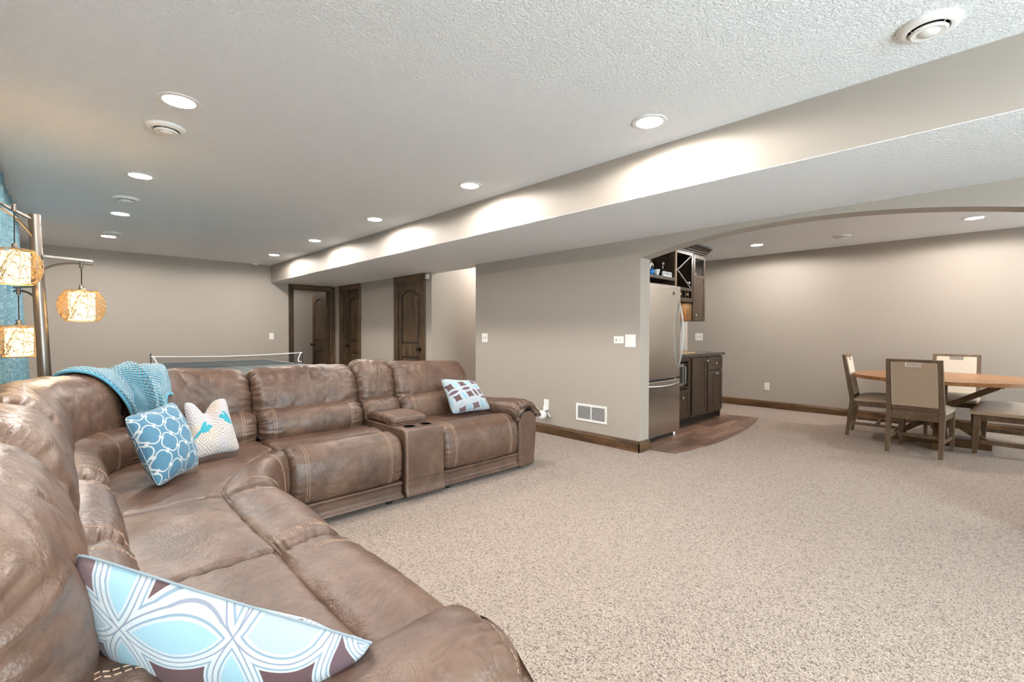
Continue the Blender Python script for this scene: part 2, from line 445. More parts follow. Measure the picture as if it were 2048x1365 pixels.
def window(name, ax, a0, a1, z0, z1, plane, mull):
    root = struct(link(name, None)); fr = M['white_paint']
    def B(nm, mat, p0, p1, q0, q1, d0, d1):
        if ax == 'y': return bx(nm, mat, root, plane+d0, plane+d1, p0, p1, q0, q1)
        return bx(nm, mat, root, p0, p1, plane+d0, plane+d1, q0, q1)
    B('window_frame', fr, a0, a0+.06, z0, z1, -.12, -.03); B('window_frame', fr, a1-.06, a1, z0, z1, -.12, -.03)
    B('window_frame', fr, a0+.06, a1-.06, z0, z0+.06, -.12, -.03); B('window_frame', fr, a0+.06, a1-.06, z1-.06, z1, -.12, -.03)
    edges = [a0+.06]
    for i in range(1, mull+1):
        c = a0+(a1-a0)*i/(mull+1); B('mullion', fr, c-.03, c+.03, z0+.06, z1-.06, -.11, -.04); edges += [c-.03, c+.03]
    edges.append(a1-.06)
    for i in range(0, len(edges), 2): B('pane', M['glass'], edges[i], edges[i+1], z0+.06, z1-.06, -.08, -.074)
    return root
window('window_1', 'y', wy0, wy1, wz0, wz1, XL, 2)
window('added_patio_window', 'x', px0, px1, .0, pz1, YF, 1)  # unseen patio door, added as a daylight source
window('added_dining_window', 'x', 6.2, 7.4, .7, 2.0, YF, 1)  # unseen window, added to bring daylight into the dining room

def baseboard(name, axis, plane, a0, a1, side, mat):
    mb = MB(); s = side
    prof = [(0, 0), (.016*s, 0), (.016*s, .088), (.012*s, .094), (.012*s, .104), (.007*s, .112), (0, .114)]
    for i in range(len(prof)): pass
    poly = [(plane+d, z) for d, z in prof]
    mb.prism(poly, a0, a1, 'y' if axis == 'y' else 'x')
    return struct(mb.build(name, mat))
baseboard('baseboard_center', 'y', X2, 2.472, 5.05, -1, M['alder_h'])
MBp = MB().prism([(2.487-.016, 0), (2.487, 0), (2.487, .114), (2.487-.006, .112), (2.487-.012, .104), (2.487-.012, .094), (2.487-.016, .088)], X2-.016, XT+.01, 'x')
struct(MBp.build('baseboard_arch', M['alder_x']))
baseboard('baseboard_right', 'y', X3, YF, 6.1, -1, M['alder_h'])
baseboard('baseboard_doors', 'y', X2, 7.27, 8.47, -1, M['alder_h'])
baseboard('baseboard_back', 'x', YB, XL, 3.22, -1, M['alder_x'])
baseboard('baseboard_left', 'y', XL, YF, YB-.02, 1, M['alder_h'])
baseboard('baseboard_hall', 'x', 6.12, XT, X3-.02, -1, M['alder_x'])

# ------------------------------------------------------------------ wooden bar floor: planks clipped to the curved edge
def arc_edge():
    pts = [(4.379, 2.216), (4.788, 2.148), (5.15, 2.122), (5.519, 2.129), (5.95, 2.157), (6.356, 2.204), (6.75, 2.266), (7.078, 2.343)]
    out = []
    for i in range(len(pts)-1):
        p0 = pts[max(i-1, 0)]; p1 = pts[i]; p2 = pts[i+1]; p3 = pts[min(i+2, len(pts)-1)]
        for k in range(4):
            t = k/4
            out.append(tuple(.5*((2*b)+(-a+c)*t+(2*a-5*b+4*c-d)*t*t+(-a+3*b-3*c+d)*t**3) for a, b, c, d in zip(p0, p1, p2, p3)))
    return out+[pts[-1]]
region = arc_edge()+[(7.02, 2.86), (7.02, 3.36), (XT, 3.36), (XT, 2.50)]
def clip(poly, f):
    out = []
    for i in range(len(poly)):
        a, b = poly[i-1], poly[i]; fa, fb = f(a), f(b)
        if (fa >= 0) != (fb >= 0):
            t = fa/(fa-fb); out.append((a[0]+(b[0]-a[0])*t, a[1]+(b[1]-a[1])*t))
        if fb >= 0: out.append(b)
    return out
pm = []
for i in range(5):
    t = (.95, 1.3, 1.75, 2.1, 1.15)[i]
    pm.append(m_wood('plank_%d' % i, (.085*t, .045*t, .030*t), (.20*t, .118*t, .082*t), (.30*t, .19*t, .14*t), .36, 'x', 1.6, False))
PW = .105; k = 0; y = 2.10
while y < 3.36:
    x = 4.2-random.random()*.9
    while x < 7.2:
        L = .95+random.random()*.3; p = region
        for f in (lambda q: q[0]-x-.0012, lambda q: x+L-.0012-q[0], lambda q: q[1]-y-.0012, lambda q: y+PW-.0012-q[1]):
            p = clip(p, f)
            if len(p) < 3: break
        if len(p) >= 3:
            k += 1
            MB().prism(p, .0005, .006+random.random()*.0012, 'z').build('plank', pm[(k*7+int(y*31)) % 5], floor)
        x += L
    y += PW

# ------------------------------------------------------------------ doors
def arch_pts(x0, x1, zb, zt, rise_, n=14):
    """closed outline of a panel with an arched top"""
    a = (x1-x0)/2; r_ = (a*a+rise_*rise_)/(2*rise_); cx = (x0+x1)/2
    top = [(x1-(x1-x0)*i/n, ) for i in range(n+1)]
    return [(x0, zb), (x1, zb)]+[(p[0], zt-r_+sqrt(max(0, r_*r_-(p[0]-cx)**2))) for p in top]
def make_leaf(parent, w_, h_, x, y, knob_x, local=True, hinge_x=None):
    """two-panel door leaf, local: width +x, front face -y"""
    W = M['alder']; st = .105
    leaf = MB().box(x, x+w_, y+.014, y+.028, .008, h_).build('slab', M['alder_dark'], parent, local=local)
    def P(nm, mb, **k): return mb.build(nm, W, leaf, local=True, **k)
    for side in (0, 1):
        y0, y1 = (y, y+.014) if side == 0 else (y+.028, y+.042)
        P('stile', MB().box(x, x+st, y0, y1, .008, h_), bevel=.003); P('stile', MB().box(x+w_-st, x+w_, y0, y1, .008, h_), bevel=.003)
        P('rail', MB().box(x+st, x+w_-st, y0, y1, .008, .22)); P('rail', MB().box(x+st, x+w_-st, y0, y1, .80, 1.0))
        ar = arch_pts(x+st, x+w_-st, 1.2, h_-.13, .10)[2:]
        P('rail', MB().prism([(x+st, h_), (x+w_-st, h_)]+ar, y0, y1, 'y'))
        yy0, yy1 = (y+.004, y+.0142) if side == 0 else (y+.0278, y+.038)
        P('raised_panel', MB().prism(arch_pts(x+st+.035, x+w_-st-.035, 1.035, h_-.165, .085), yy0, yy1, 'y'), bevel=.009)
        P('raised_panel', MB().box(x+st+.035, x+w_-st-.035, yy0, yy1, .255, .765), bevel=.009)
        s = -1 if side == 0 else 1; yk = y if side == 0 else y+.042
        kn = MB().lathe([(.030, 0), (.030, .006*s), (.012, .010*s), (.010, .032*s), (.024, .038*s), (.030, .050*s), (.024, .062*s), (0, .066*s)], (knob_x, yk, .925), 20, 'y')
        kn.build('knob', M['bronze'], leaf, smooth=True, local=True)
    if hinge_x is not None:
        for z in (.25, 1.03, 1.82):
            MB().lathe([(.009, -.05), (.009, .05)], (hinge_x, y-.004, z), 10).build('hinge', M['bronze'], leaf, local=True)
    return leaf
def casing(parent, x0, x1, ztop, cw, ctop, y0=-.018):
    """casing boards around an opening x0..x1, on the wall face y=0"""
    W = M['alder']
    for a, b in ((x0-cw, x0+.012), (x1-.012, x1+cw)):
        MB().box(a, b, y0, 0, 0, ctop).build('casing', W, parent, local=True, bevel=.005)
        o = a if a < x0-.02 else b-.022
        MB().box(o, o+.022, y0-.008, y0, 0, ctop).build('casing_bead', W, parent, local=True, bevel=.004)
    MB().box(x0+.012, x1-.012, y0, 0, ztop-.012, ctop).build('casing', M['alder_x'], parent, local=True, bevel=.005)
    MB().box(x0-cw+.022, x1+cw-.022, y0-.008, y0, ctop-.022, ctop).build('casing_bead', M['alder_x'], parent, local=True, bevel=.004)
def jamb(parent, x0, x1, ztop, d):
    for a, b in ((x0, x0+.014), (x1-.014, x1)): MB().box(a, b, 0, d, 0, ztop).build('jamb', M['alder'], parent, local=True)
    MB().box(x0+.014, x1-.014, 0, d, ztop-.014, ztop).build('jamb', M['alder_x'], parent, local=True)
# door_1: open doorway in the back wall (local x = world x, face looks -y)
d1 = struct(link('door_1', None)); d1.location = (0, YB, 0)
casing(d1, 3.31, 4.06, 2.045, .085, 2.134); jamb(d1, 3.31, 4.06, 2.045, .14)
hinge = link('leaf_pivot', None)
bpy.data.objects.remove(hinge)
leaf = make_leaf(d1, .735, 2.03, 0, 0, .67, hinge_x=0.0)
leaf.location = (4.045, .10, 0); leaf.rotation_euler = (0, 0, R(90))
# doors 2 and 3 in the wall at X2: local x runs along -Y of the room, face looks -X
def door_side(name, y_left, y_right, recess, knob_left):
    d = struct(link(name, None)); d.location = (X2, y_left, 0); d.rotation_euler = (0, 0, R(-90))
    wd = y_left-y_right
    casing(d, 0, wd, 2.045, .09, 2.134); jamb(d, 0, wd, 2.045, .16)
    kx = .075 if knob_left else wd-.075
    lf = make_leaf(d, wd-.032, 2.028, .016, recess, kx, hinge_x=(wd-.014 if knob_left else .014) if recess < .03 else None)
    return d
door_side('door_2', 9.32, 8.57, .10, True)
door_side('door_3', 7.137, 6.372, .004, False)

# ------------------------------------------------------------------ ceiling lights, vents, detector
def can_light(x, y, label, group, k=1.0):
    t = thing('recessed_light', label, 'ceiling light', (x, y, HC), group=group)
    MB().lathe([(.072, -.001), (.076, -.007), (.098, -.006), (.102, -.001)], (x, y, HC), 36).build('trim_ring', M['white_paint'], t, smooth=True)
    MB().lathe([(0, -.0035), (.074, -.0035)], (x, y, HC), 36).build('lens', M['lens'], t)
    l = bpy.data.lights.new('can_bulb', 'SPOT'); l.energy = CAN_W*k; l.color = CAN_COL; l.spot_size = R(177); l.spot_blend = .20; l.shadow_soft_size = .07
    o = link('can_bulb', l, t); o.location = (0, 0, -.015)
    return t
gA = 'recessed lights over the sofa and the left wall'; gB = 'recessed lights along the soffit'; gC = 'recessed lights in the dining room'
for y, nm in ((1.43, 'recessed light in the ceiling above the near sofa recliner'), (-.26, 'recessed light in the ceiling past the near sofa arm'), (-1.95, 'recessed light over the left end of the added patio door')): can_light(.48, y, nm, gA)
for y, nm in ((3.12, 'first round recessed light beside a ceiling vent, over the sofa corner'), (4.828, 'second recessed light of the row over the sofa side'),
              (6.528, 'third recessed light of the row, over the table tennis table'), (8.19, 'recessed light nearest the left end of the back wall')):
    can_light(.485, y, nm, gA)
for y, nm in ((1.468, 'recessed light beside the soffit, across from the arched opening'), (3.166, 'recessed light beside the soffit, across from the light switches'),
              (4.848, 'recessed light beside the soffit, across from the hall opening'), (6.551, 'recessed light beside the soffit, second from the back wall'),
              (8.244, 'recessed light beside the soffit, nearest the smoke detector')):
    can_light(2.545, y, nm, gB)
can_light(3.7, 11.0, 'recessed light in the small room behind the open door', 'recessed light in the back room')
can_light(7.165, .213, 'recessed light in the dining room ceiling above the round table', gC, 1.5)
can_light(7.175, 2.425, 'recessed light in the dining room ceiling near the bar cabinets', gC, 1.5)
can_light(7.165, -2.0, 'recessed light in the dining room ceiling beyond the bench', gC, 1.5)
can_light(5.25, -2.0, 'added unseen recessed light in the dining room ceiling behind the pier', gC)  # unseen fixture, added to keep the dining room bright
can_light(5.2, 5.55, 'recessed light in the hall ceiling behind the middle wall', 'recessed lights in the hall')
can_light(7.0, 5.55, 'recessed light at the far end of the hall ceiling', 'recessed lights in the hall')

def vent(x, y, label):
    t = thing('ceiling_vent', label, 'air vent', (x, y, HC), group='round ceiling vents')
    c = (x, y, HC)
    MB().lathe([(.104, 0), (.104, -.004), (.098, -.014), (.082, -.022), (.070, -.020), (.066, -.010), (.066, 0)], c, 40).build('outer_ring', M['white_paint'], t, smooth=True)
    MB().lathe([(.066, -.004), (0, -.004)], c, 32).build('throat', M['slot'], t)
    MB().lathe([(.036, -.018), (.058, -.020), (.063, -.026), (.056, -.033), (.036, -.030)], c, 40).build('middle_ring', M['white_paint'], t, smooth=True)
    MB().lathe([(0, -.020), (.041, -.022), (.036, -.030), (.030, -.036), (0, -.040)], c, 40).build('center_disc', M['white_paint'], t, smooth=True)
    for a in (0, 2*pi/3, 4*pi/3): MB().tube([(x+.045*cos(a), y+.045*sin(a), HC-.024), (x+.068*cos(a), y+.068*sin(a), HC-.012)], .002, 6).build('strut', M['white_paint'], t)
for x, y, nm in ((.489, 3.583, 'round white ceiling vent beside the first light over the sofa'), (.473, 5.746, 'round white ceiling vent between two lights past the sofa'),
                 (.506, 7.877, 'round white ceiling vent tight against the last light of its row'), (7.286, 1.441, 'round ceiling vent in the dining room ceiling'),
                 (2.569, .222, 'large-looking round white ceiling vent close to the soffit face')):
    vent(x, y, nm)
t = thing('smoke_detector', 'small white smoke detector on the ceiling against the back wall', 'detector', (2.615, 9.514, HC))
MB().lathe([(.06, 0), (.062, -.018), (.05, -.036), (0, -.040)], (2.615, 9.514, HC), 28).build('housing', M['white_plastic'], t, smooth=True)
MB().lathe([(.052, -.031), (.053, -.034), (.047, -.037)], (2.615, 9.514, HC), 28).build('vent_ring', M['slot'], t)

# ------------------------------------------------------------------ wall plates
def plate(name, label, wall, a, z, w_, h_, feats):
    """wall: ('x', plane) looks -X, ('y', plane) looks -Y.  feats: (kind, da, dz)"""
    ax, pl = wall
    t = thing(name, label, {'light_switch': 'switch', 'wall_outlet': 'outlet'}.get(name, 'plate'), (pl, a, z) if ax == 'x' else (a, pl, z))
    def B(nm, mat, da0, da1, dz0, dz1, d0, d1, bev=0):
        if ax == 'x': return bx(nm, mat, t, pl-d1, pl-d0, a+da0, a+da1, z+dz0, z+dz1, bev)
        return bx(nm, mat, t, a+da0, a+da1, pl-d1, pl-d0, z+dz0, z+dz1, bev)
    B('plate', M['white_plastic'], -w_/2, w_/2, -h_/2, h_/2, 0, .006, .002)
    for k_, da, dz in feats:
        if k_ == 'toggle':
            B('slot', M['slot'], da-.006, da+.006, dz-.014, dz+.014, .0055, .0065); B('toggle', M['white_plastic'], da-.004, da+.004, dz-.002, dz+.012, .006, .014, .001)
        if k_ == 'rocker': B('rocker', M['white_plastic'], da-.016, da+.016, dz-.033, dz+.033, .006, .009, .002)
        if k_ in ('out', 'outh'):
            B('receptacle', M['white_plastic'], da-.017, da+.017, dz-.017, dz+.017, .006, .0085, .004)
            for s in (-1, 1): B('slot', M['slot'], da+s*.007-.0013, da+s*.007+.0013, dz-.004, dz+.007, .0083, .009)
            B('slot', M['slot'], da-.002, da+.002, dz-.012, dz-.008, .0083, .009)
    return t
plate('light_switch', 'white two-switch plate near the hall end of the middle wall', ('x', X2), 4.85, 1.126, .116, .118, [('toggle', -.023, 0), ('toggle', .023, 0)])
plate('wall_outlet', 'small wide white outlet plate beside the taller switch plate', ('x', X2), 2.73, 1.126, .118, .075, [('out', -.027, 0), ('toggle', .03, 0)])
plate('light_switch', 'taller white switch plate at the arch corner of the middle wall', ('x', X2), 2.594, 1.118, .120, .128, [('rocker', -.026, 0), ('rocker', .026, 0)])
plate('wall_outlet', 'white duplex outlet low on the dining room wall', ('x', X3), 2.584, .346, .075, .118, [('out', 0, .022), ('out', 0, -.022)])
plate('light_switch', 'white switch plate on the far wall above the bar counter', ('x', X3), 3.704, 1.13, .135, .128, [('toggle', -.026, 0), ('toggle', .026, 0)])
plate('light_switch', 'white single switch plate beside the open doorway on the back wall', ('y', YB), 2.915, 1.114, .078, .120, [('rocker', 0, 0)])
so = thing('wall_outlet', 'white outlet plate beside the sofa arm with a round device plugged in', 'outlet', (X2, 3.728, .345))
bx('plate', M['white_plastic'], so, X2-.006, X2, 3.690, 3.766, .285, .405, .002)
bx('receptacle', M['white_plastic'], so, X2-.009, X2-.006, 3.711, 3.745, .355, .390, .002)
dv = thing('plug_in_speaker', 'small round white plug-in device hanging from the low outlet', 'speaker', (X2-.05, 3.70, .245))
MB().lathe([(0, -.112), (.022, -.109), (.040, -.099), (.051, -.082), (.055, -.060), (.051, -.038), (.040, -.021), (.022, -.011), (0, -.008)], (X2-.01, 3.735, .228), 28, 'x').build('body', M['white_plastic'], dv, smooth=True)
MB().box(X2-.04, X2-.0095, 3.708, 3.748, .275, .33).build('plug', M['white_plastic'], dv, bevel=.006)
pts = [(X2-.03+.004*cos(i*.4), 3.70-.055*sin(i/14*pi)-.01, .262-.05*sin(i/14*pi*.9)-.0*i) for i in range(15)]
MB().tube(pts, .003, 6).build('cord', M['white_plastic'], dv, smooth=True)
al = thing('alarm_sensor', 'small white box sensor high on the wall right of the closed door', 'sensor', (X2, 6.215, 2.07))
bx('case', M['white_plastic'], al, X2-.03, X2, 6.185, 6.255, 2.03, 2.10, .004); bx('window', M['line'], al, X2-.032, X2-.0295, 6.20, 6.24, 2.04, 2.065)
# return air grille
gr = thing('return_air_grille', 'white slatted return air grille low on the middle wall', 'grille', (X2, 3.075, .32))
gy0, gy1, gz0, gz1 = 2.871, 3.279, .226, .414
bx('backing', M['slot'], gr, X2-.003, X2, gy0+.02, gy1-.02, gz0+.02, gz1-.02)
for a in ((gy0, gy1, gz0, gz0+.024), (gy0, gy1, gz1-.024, gz1), (gy0, gy0+.024, gz0+.024, gz1-.024), (gy1-.024, gy1, gz0+.024, gz1-.024), (3.069, 3.081, gz0+.024, gz1-.024)):
    bx('frame', M['white_paint'], gr, X2-.010, X2, *a, .002)
for half in ((gy0+.024, 3.069), (3.081, gy1-.024)):
    for i in range(12):
        z = gz0+.030+i*.0118
        MB().hexa([(X2-.0030, half[0], z), (X2-.0030, half[1], z), (X2-.0022, half[1], z+.001), (X2-.0022, half[0], z+.001)],
                  [(X2-.0095, half[0], z+.0058), (X2-.0095, half[1], z+.0058), (X2-.0085, half[1], z+.0072), (X2-.0085, half[0], z+.0072)]).build('slat', M['white_paint'], gr)
for z in (gz0+.07, gz1-.07):
    MB().lathe([(0, -.0125), (.004, -.012), (.005, -.010)], (X2, gy0+.012, z), 10, 'x').build('screw', M['nickel'], gr)

# ------------------------------------------------------------------ refrigerator
FX0, FX1, FY, FZ = 4.36, 5.205, 2.58, 1.737
fr = thing('refrigerator', 'tall stainless steel refrigerator with bottom freezer behind the arch corner', 'refrigerator', ((FX0+FX1)/2, 2.95, 0))
bx('cabinet_body', m_plain('fridge_side', (.10, .10, .10), .4, .6), fr, FX0+.005, FX1-.005, FY+.075, 3.34, .05, FZ-.01, .004)
dr = bx('upper_door', M['steel'], fr, FX0, FX1, FY, FY+.07, .690, FZ, .012, seg=3)
dl = bx('freezer_drawer', M['steel'], fr, FX0, FX1, FY, FY+.07, .062, .668, .012, seg=3)
n = 26; pts = []; zt, zb = 1.575, .80
for i in range(n+1):
    t_ = i/n; b = sin(pi*t_)
    pts.append((FX1-.045+.012*b, FY+.004-.052*b**.7, zt+(zb-zt)*t_))
MB().tube(pts, [.009+.0015*sin(pi*i/n) for i in range(n+1)], 10).build('handle', M['steel_h'], dr, smooth=True)
pts = []
for i in range(n+1):
    t_ = i/n; b = sin(pi*t_)
    pts.append((FX0+.03+(FX1-FX0-.06)*t_, FY+.004-.055*b**.6, .615-.012*b+.012))
MB().tube(pts, .012, 10).build('handle', M['steel_h'], dl, smooth=True)
MB().lathe([(0, -.003), (.017, -.003), (.021, -.002), (.021, 0)], (5.035, FY, 1.648), 24, 'y').build('badge', M['nickel'], dr, smooth=True)
MB().tube([(5.035+.018*cos(a*pi/8), FY-.004, 1.648+.018*sin(a*pi/8)) for a in range(16)], .0016, 6, closed=True).build('badge_ring', M['slot'], dr)
MB().tube([(5.035-.010+.02*i/16, FY-.004, 1.648+.007*sin(i/16*4*pi)) for i in range(17)], .0014, 6).build('badge_script', M['slot'], dr)
bx('toe_grille', M['black'], fr, FX0+.02, FX1-.02, FY+.06, FY+.10, .012, .06)
for x in (FX0+.06, FX1-.05): MB().lathe([(0, 0), (.022, 0), (.024, .03), (.014, .05), (0, .052)], (x, FY+.05, 0.006), 14).build('foot', M['nickel'], fr, smooth=True)

# ------------------------------------------------------------------ bar cabinets
def shaker(parent, x0, x1, z0, z1, yf, knobs=(), flat=False, rail=.05, nm='door', pane=None):
    W = M['cabinet']
    if pane:
        d = bx(nm, W, parent, x0, x1, yf+.006, yf+.014, z0, pane[0]-.03, .001)
    else:
        d = bx(nm, W, parent, x0, x1, yf+.006, yf+.014, z0, z1, .001)
    for a in ((x0, x0+rail, z0, z1), (x1-rail, x1, z0, z1), (x0+rail, x1-rail, z0, z0+rail), (x0+rail, x1-rail, z1-rail, z1)):
        bx('frame_rail', W, d, a[0], a[1], yf, yf+.018, a[2], a[3], .002)
    if pane:
        bx('frame_rail', W, d, x0+rail, x1-rail, yf, yf+.018, pane[0]-.05, pane[0], .002)
        bx('pane', M['clear'], d, x0+rail, x1-rail, yf+.008, yf+.011, pane[0], z1-rail)
    for kx, kz in knobs:
        MB().lathe([(.008, 0), (.007, -.012), (.016, -.020), (.017, -.026), (.010, -.031), (0, -.032)], (kx, yf, kz), 14, 'y').build('knob', M['nickel'], d, smooth=True)
    return d
CY = 2.76
def base_unit(label, x0, x1):
    t = thing('base_cabinet', label, 'cabinet', ((x0+x1)/2, 3.05, 0)); W = M['cabinet']
    for a, b in ((x0, x0+.018), (x1-.018, x1)): bx('side_panel', W, t, a, b, CY+.02, 3.375, .10, .886)
    bx('bottom_panel', W, t, x0+.018, x1-.018, CY+.02, 3.375, .10, .12); bx('back_panel', M['cabinet_dark'], t, x0+.018, x1-.018, 3.36, 3.375, .12, .886)
    bx('toe_kick', M['cabinet_dark'], t, x0, x1, 2.83, 2.85, .006, .10)
    return t
u = base_unit('microwave base cabinet with an open niche, next to the refrigerator', 5.25, 5.85)
bx('face_frame', M['cabinet'], u, 5.25, 5.85, CY+.001, CY+.02, .836, .886); bx('face_frame', M['cabinet'], u, 5.79, 5.85, CY+.001, CY+.02, .12, .836)
bx('face_frame', M['cabinet'], u, 5.25, 5.30, CY+.001, CY+.02, .12, .836); bx('shelf', M['cabinet'], u, 5.268, 5.832, CY+.002, 3.36, .495, .515)
shaker(u, 5.29, 5.80, .13, .485, CY-.018, [(5.58, .385)], nm='drawer')
u = base_unit('base cabinet with one tall recessed door', 5.85, 6.32)
shaker(u, 5.865, 6.305, .13, .87, CY-.018, [(6.275, .825)], rail=.055)
bx('face_frame', M['cabinet'], u, 5.85, 6.32, CY+.001, CY+.02, .10, .886)
u = base_unit('base cabinet with a top drawer over double doors, at the counter end', 6.32, 6.82)
bx('face_frame', M['cabinet'], u, 6.32, 6.82, CY+.001, CY+.02, .10, .886)
shaker(u, 6.335, 6.808, .695, .87, CY-.018, [(6.555, .775)], nm='drawer', rail=.04)
shaker(u, 6.335, 6.569, .13, .68, CY-.018, [(6.545, .638)]); shaker(u, 6.573, 6.808, .13, .68, CY-.018, [(6.60, .638)])
bx('end_panel', M['cabinet'], u, 6.82, 6.835, CY+.02, 3.37, .006, .886)
ct = thing('countertop', 'dark speckled countertop over the bar base cabinets', 'countertop', (6.03, 3.05, .886))
bx('slab', M['granite'], ct, 5.243, 6.86, 2.725, 3.375, .887, .925, .004)
bd = thing('tray', 'tan tray lying on the dark bar countertop', 'tray', (6.0, 3.0, .925))
bx('board', m_plain('tan_tray', (.50, .36, .20), .5), bd, 5.72, 6.20, 2.86, 3.10, .925, .934, .004); 
for a in ((5.72, 6.20, 2.86, 2.872), (5.72, 6.20, 3.088, 3.10), (5.72, 5.732, 2.872, 3.088), (6.188, 6.20, 2.872, 3.088)): bx('rim', m_plain('tan_tray_rim', (.45, .31, .17), .5), bd, *a, .934, .945)
mwv = thing('microwave', 'steel-fronted microwave inside the open base cabinet niche', 'microwave', (5.545, 3.0, .516))
bx('body', M['black'], mwv, 5.31, 5.775, CY+.04, 3.30, .517, .81, .004); bx('door', M['steel'], mwv, 5.31, 5.70, CY+.015, CY+.04, .522, .808, .003)
bx('door_window', M['black'], mwv, 5.35, 5.66, CY+.0125, CY+.0155, .565, .765); bx('control_panel', M['black'], mwv, 5.702, 5.775, CY+.015, CY+.04, .522, .808, .003)
MB().tube([(5.688, CY-.012, .56), (5.688, CY-.012, .77)], .007, 8).build('handle', M['steel_h'], mwv)
for z in (.56, .77): MB().tube([(5.688, CY-.012, z), (5.688, CY+.016, z)], .005, 8).build('handle_post', M['steel_h'], mwv)
bs = thing('backsplash', 'copper coloured tile backsplash on the wall over the bar counter', 'backsplash', (6.03, 3.376, .93))
bx('tiles', M['tile'], bs, 5.25, 6.76, 3.371, 3.379, .926, 1.63)
# tall end panel and shelf over the refrigerator
sp = thing('refrigerator_surround', 'dark wood cabinet over the refrigerator with an open display shelf', 'cabinet', (4.8, 3.0, 0))
W = M['cabinet']
bx('end_panel', W, sp, 5.213, 5.240, 2.662, 3.375, .006, 2.40); bx('edge_band', M['ply_edge'], sp, 5.211, 5.242, 2.650, 2.662, .006, 2.40)
bx('shelf', W, sp, 4.36, 5.211, 2.65, 3.36, 1.805, 1.842, .002); bx('back_panel', M['cabinet_dark'], sp, 4.36, 5.211, 3.36, 3.375, 1.75, 2.40)
bx('side_panel', W, sp, 4.345, 4.36, 2.65, 3.375, 1.75, 2.40); bx('top_panel', W, sp, 4.345, 5.24, 2.65, 3.375, 2.40, 2.42)
# upper cabinets
UY = 3.05
wr = thing('wine_rack_cabinet', 'dark wood wall cabinet with an X wine rack and bottle cubbies', 'cabinet', (6.03, 3.2, 1.64))
for a in ((5.58, 5.60, 1.64, 2.31), (6.46, 6.48, 1.64, 2.31)): bx('side_panel', W, wr, a[0], a[1], UY, 3.37, a[2], a[3])
bx('top_panel', W, wr, 5.60, 6.46, UY, 3.37, 2.29, 2.31); bx('bottom_panel', W, wr, 5.60, 6.46, UY+.02, 3.37, 1.64, 1.66); bx('shelf', W, wr, 5.60, 6.46, UY+.01, 3.37, 1.795, 1.815)
bx('back_panel', M['cabinet_dark'], wr, 5.60, 6.46, 3.362, 3.37, 1.66, 2.29)
bx('face_frame', W, wr, 5.58, 6.48, UY-.018, UY, 2.285, 2.33); bx('face_frame', W, wr, 5.58, 6.48, UY-.018, UY, 1.785, 1.825); bx('face_frame', W, wr, 5.58, 6.48, UY-.018, UY, 1.635, 1.685)
bx('face_frame', W, wr, 6.435, 6.48, UY-.018, UY, 1.685, 1.785); bx('face_frame', W, wr, 6.435, 6.48, UY-.018, UY, 1.825, 2.285); bx('face_frame', W, wr, 5.58, 5.625, UY-.018, UY, 1.825, 2.285)
greyw = m_plain('rack_strip', (.105, .095, .085), .6)
for s in (-1, 1):
    a0, b0 = (5.625, 2.055-s*.23), (6.435, 2.055+s*.23)
    MB().hexa([(a0[0], UY-.008, a0[1]-.008), (b0[0], UY-.008, b0[1]-.008), (b0[0], 3.36, b0[1]-.008), (a0[0], 3.36, a0[1]-.008)],
              [(a0[0], UY-.008, a0[1]+.008), (b0[0], UY-.008, b0[1]+.008), (b0[0], 3.36, b0[1]+.008), (a0[0], 3.36, a0[1]+.008)]).build('rack_board', M['cabinet'], wr)
    MB().hexa([(a0[0], UY-.012, a0[1]-.011), (b0[0], UY-.012, b0[1]-.011), (b0[0], UY-.008, b0[1]-.011), (a0[0], UY-.008, a0[1]-.011)],
              [(a0[0], UY-.012, a0[1]+.011), (b0[0], UY-.012, b0[1]+.011), (b0[0], UY-.008, b0[1]+.011), (a0[0], UY-.008, a0[1]+.011)]).build('rack_edge', greyw, wr)
for x in (5.72, 5.83, 5.94, 6.05, 6.16, 6.27, 6.36): bx('divider', W, wr, x-.006, x+.006, UY-.010, 3.36, 1.685, 1.785)
for x, z, r_, lab in ((6.31, 1.735, .034, 'wine bottle with a gold cap lying in a cubby of the wine rack'), (6.105, 1.73, .034, 'wine bottle lying in a cubby near the rack middle'), (6.36, 1.90, .036, 'wine bottle with a pale cap lying low in the X rack')):
    b = thing('wine_bottle', lab, 'bottle', (x, 3.2, z-r_), group='bottles in the wine rack')
    MB().lathe([(0, .13), (r_, .13), (r_, -.03), (r_*.85, -.06), (.014, -.10), (.014, -.11)], (x, 3.2, z), 18, 'y').build('body', m_plain('bottle_glass', (.012, .02, .012), .1), b, smooth=True)
    MB().lathe([(.0145, -.10), (.0155, -.16), (.015, -.175), (0, -.176)], (x, 3.2, z), 14, 'y').build('cap', m_plain('cap_'+lab[:22], (.45, .30, .14) if z < 1.8 else (.62, .60, .56), .35), b, smooth=True)
uc = thing('glass_door_cabinet', 'dark wall cabinet with a glass pane at the top of its door', 'cabinet', (6.68, 3.2, 1.37))
for a in ((6.482, 6.50), (6.86, 6.878)): bx('side_panel', M['alder'] if a[0] < 6.6 else W, uc, a[0], a[1], UY, 3.37, 1.37, 2.33)
bx('bottom_panel', W, uc, 6.50, 6.86, UY, 3.37, 1.37, 1.39); bx('back_panel', M['cabinet_dark'], uc, 6.50, 6.86, 3.355, 3.37, 1.39, 2.33); bx('shelf', W, uc, 6.50, 6.86, UY+.03, 3.355, 1.985, 2.003)
bx('top_panel', W, uc, 6.50, 6.86, UY, 3.355, 2.31, 2.33)
shaker(uc, 6.49, 6.872, 1.378, 2.32, UY-.020, [(6.535, 1.45)], rail=.055, pane=(2.03, 2.25))
hd = thing('wall_cabinet', 'plain dark wall cabinet between the refrigerator panel and the wine rack', 'cabinet', (5.41, 3.2, 1.64))
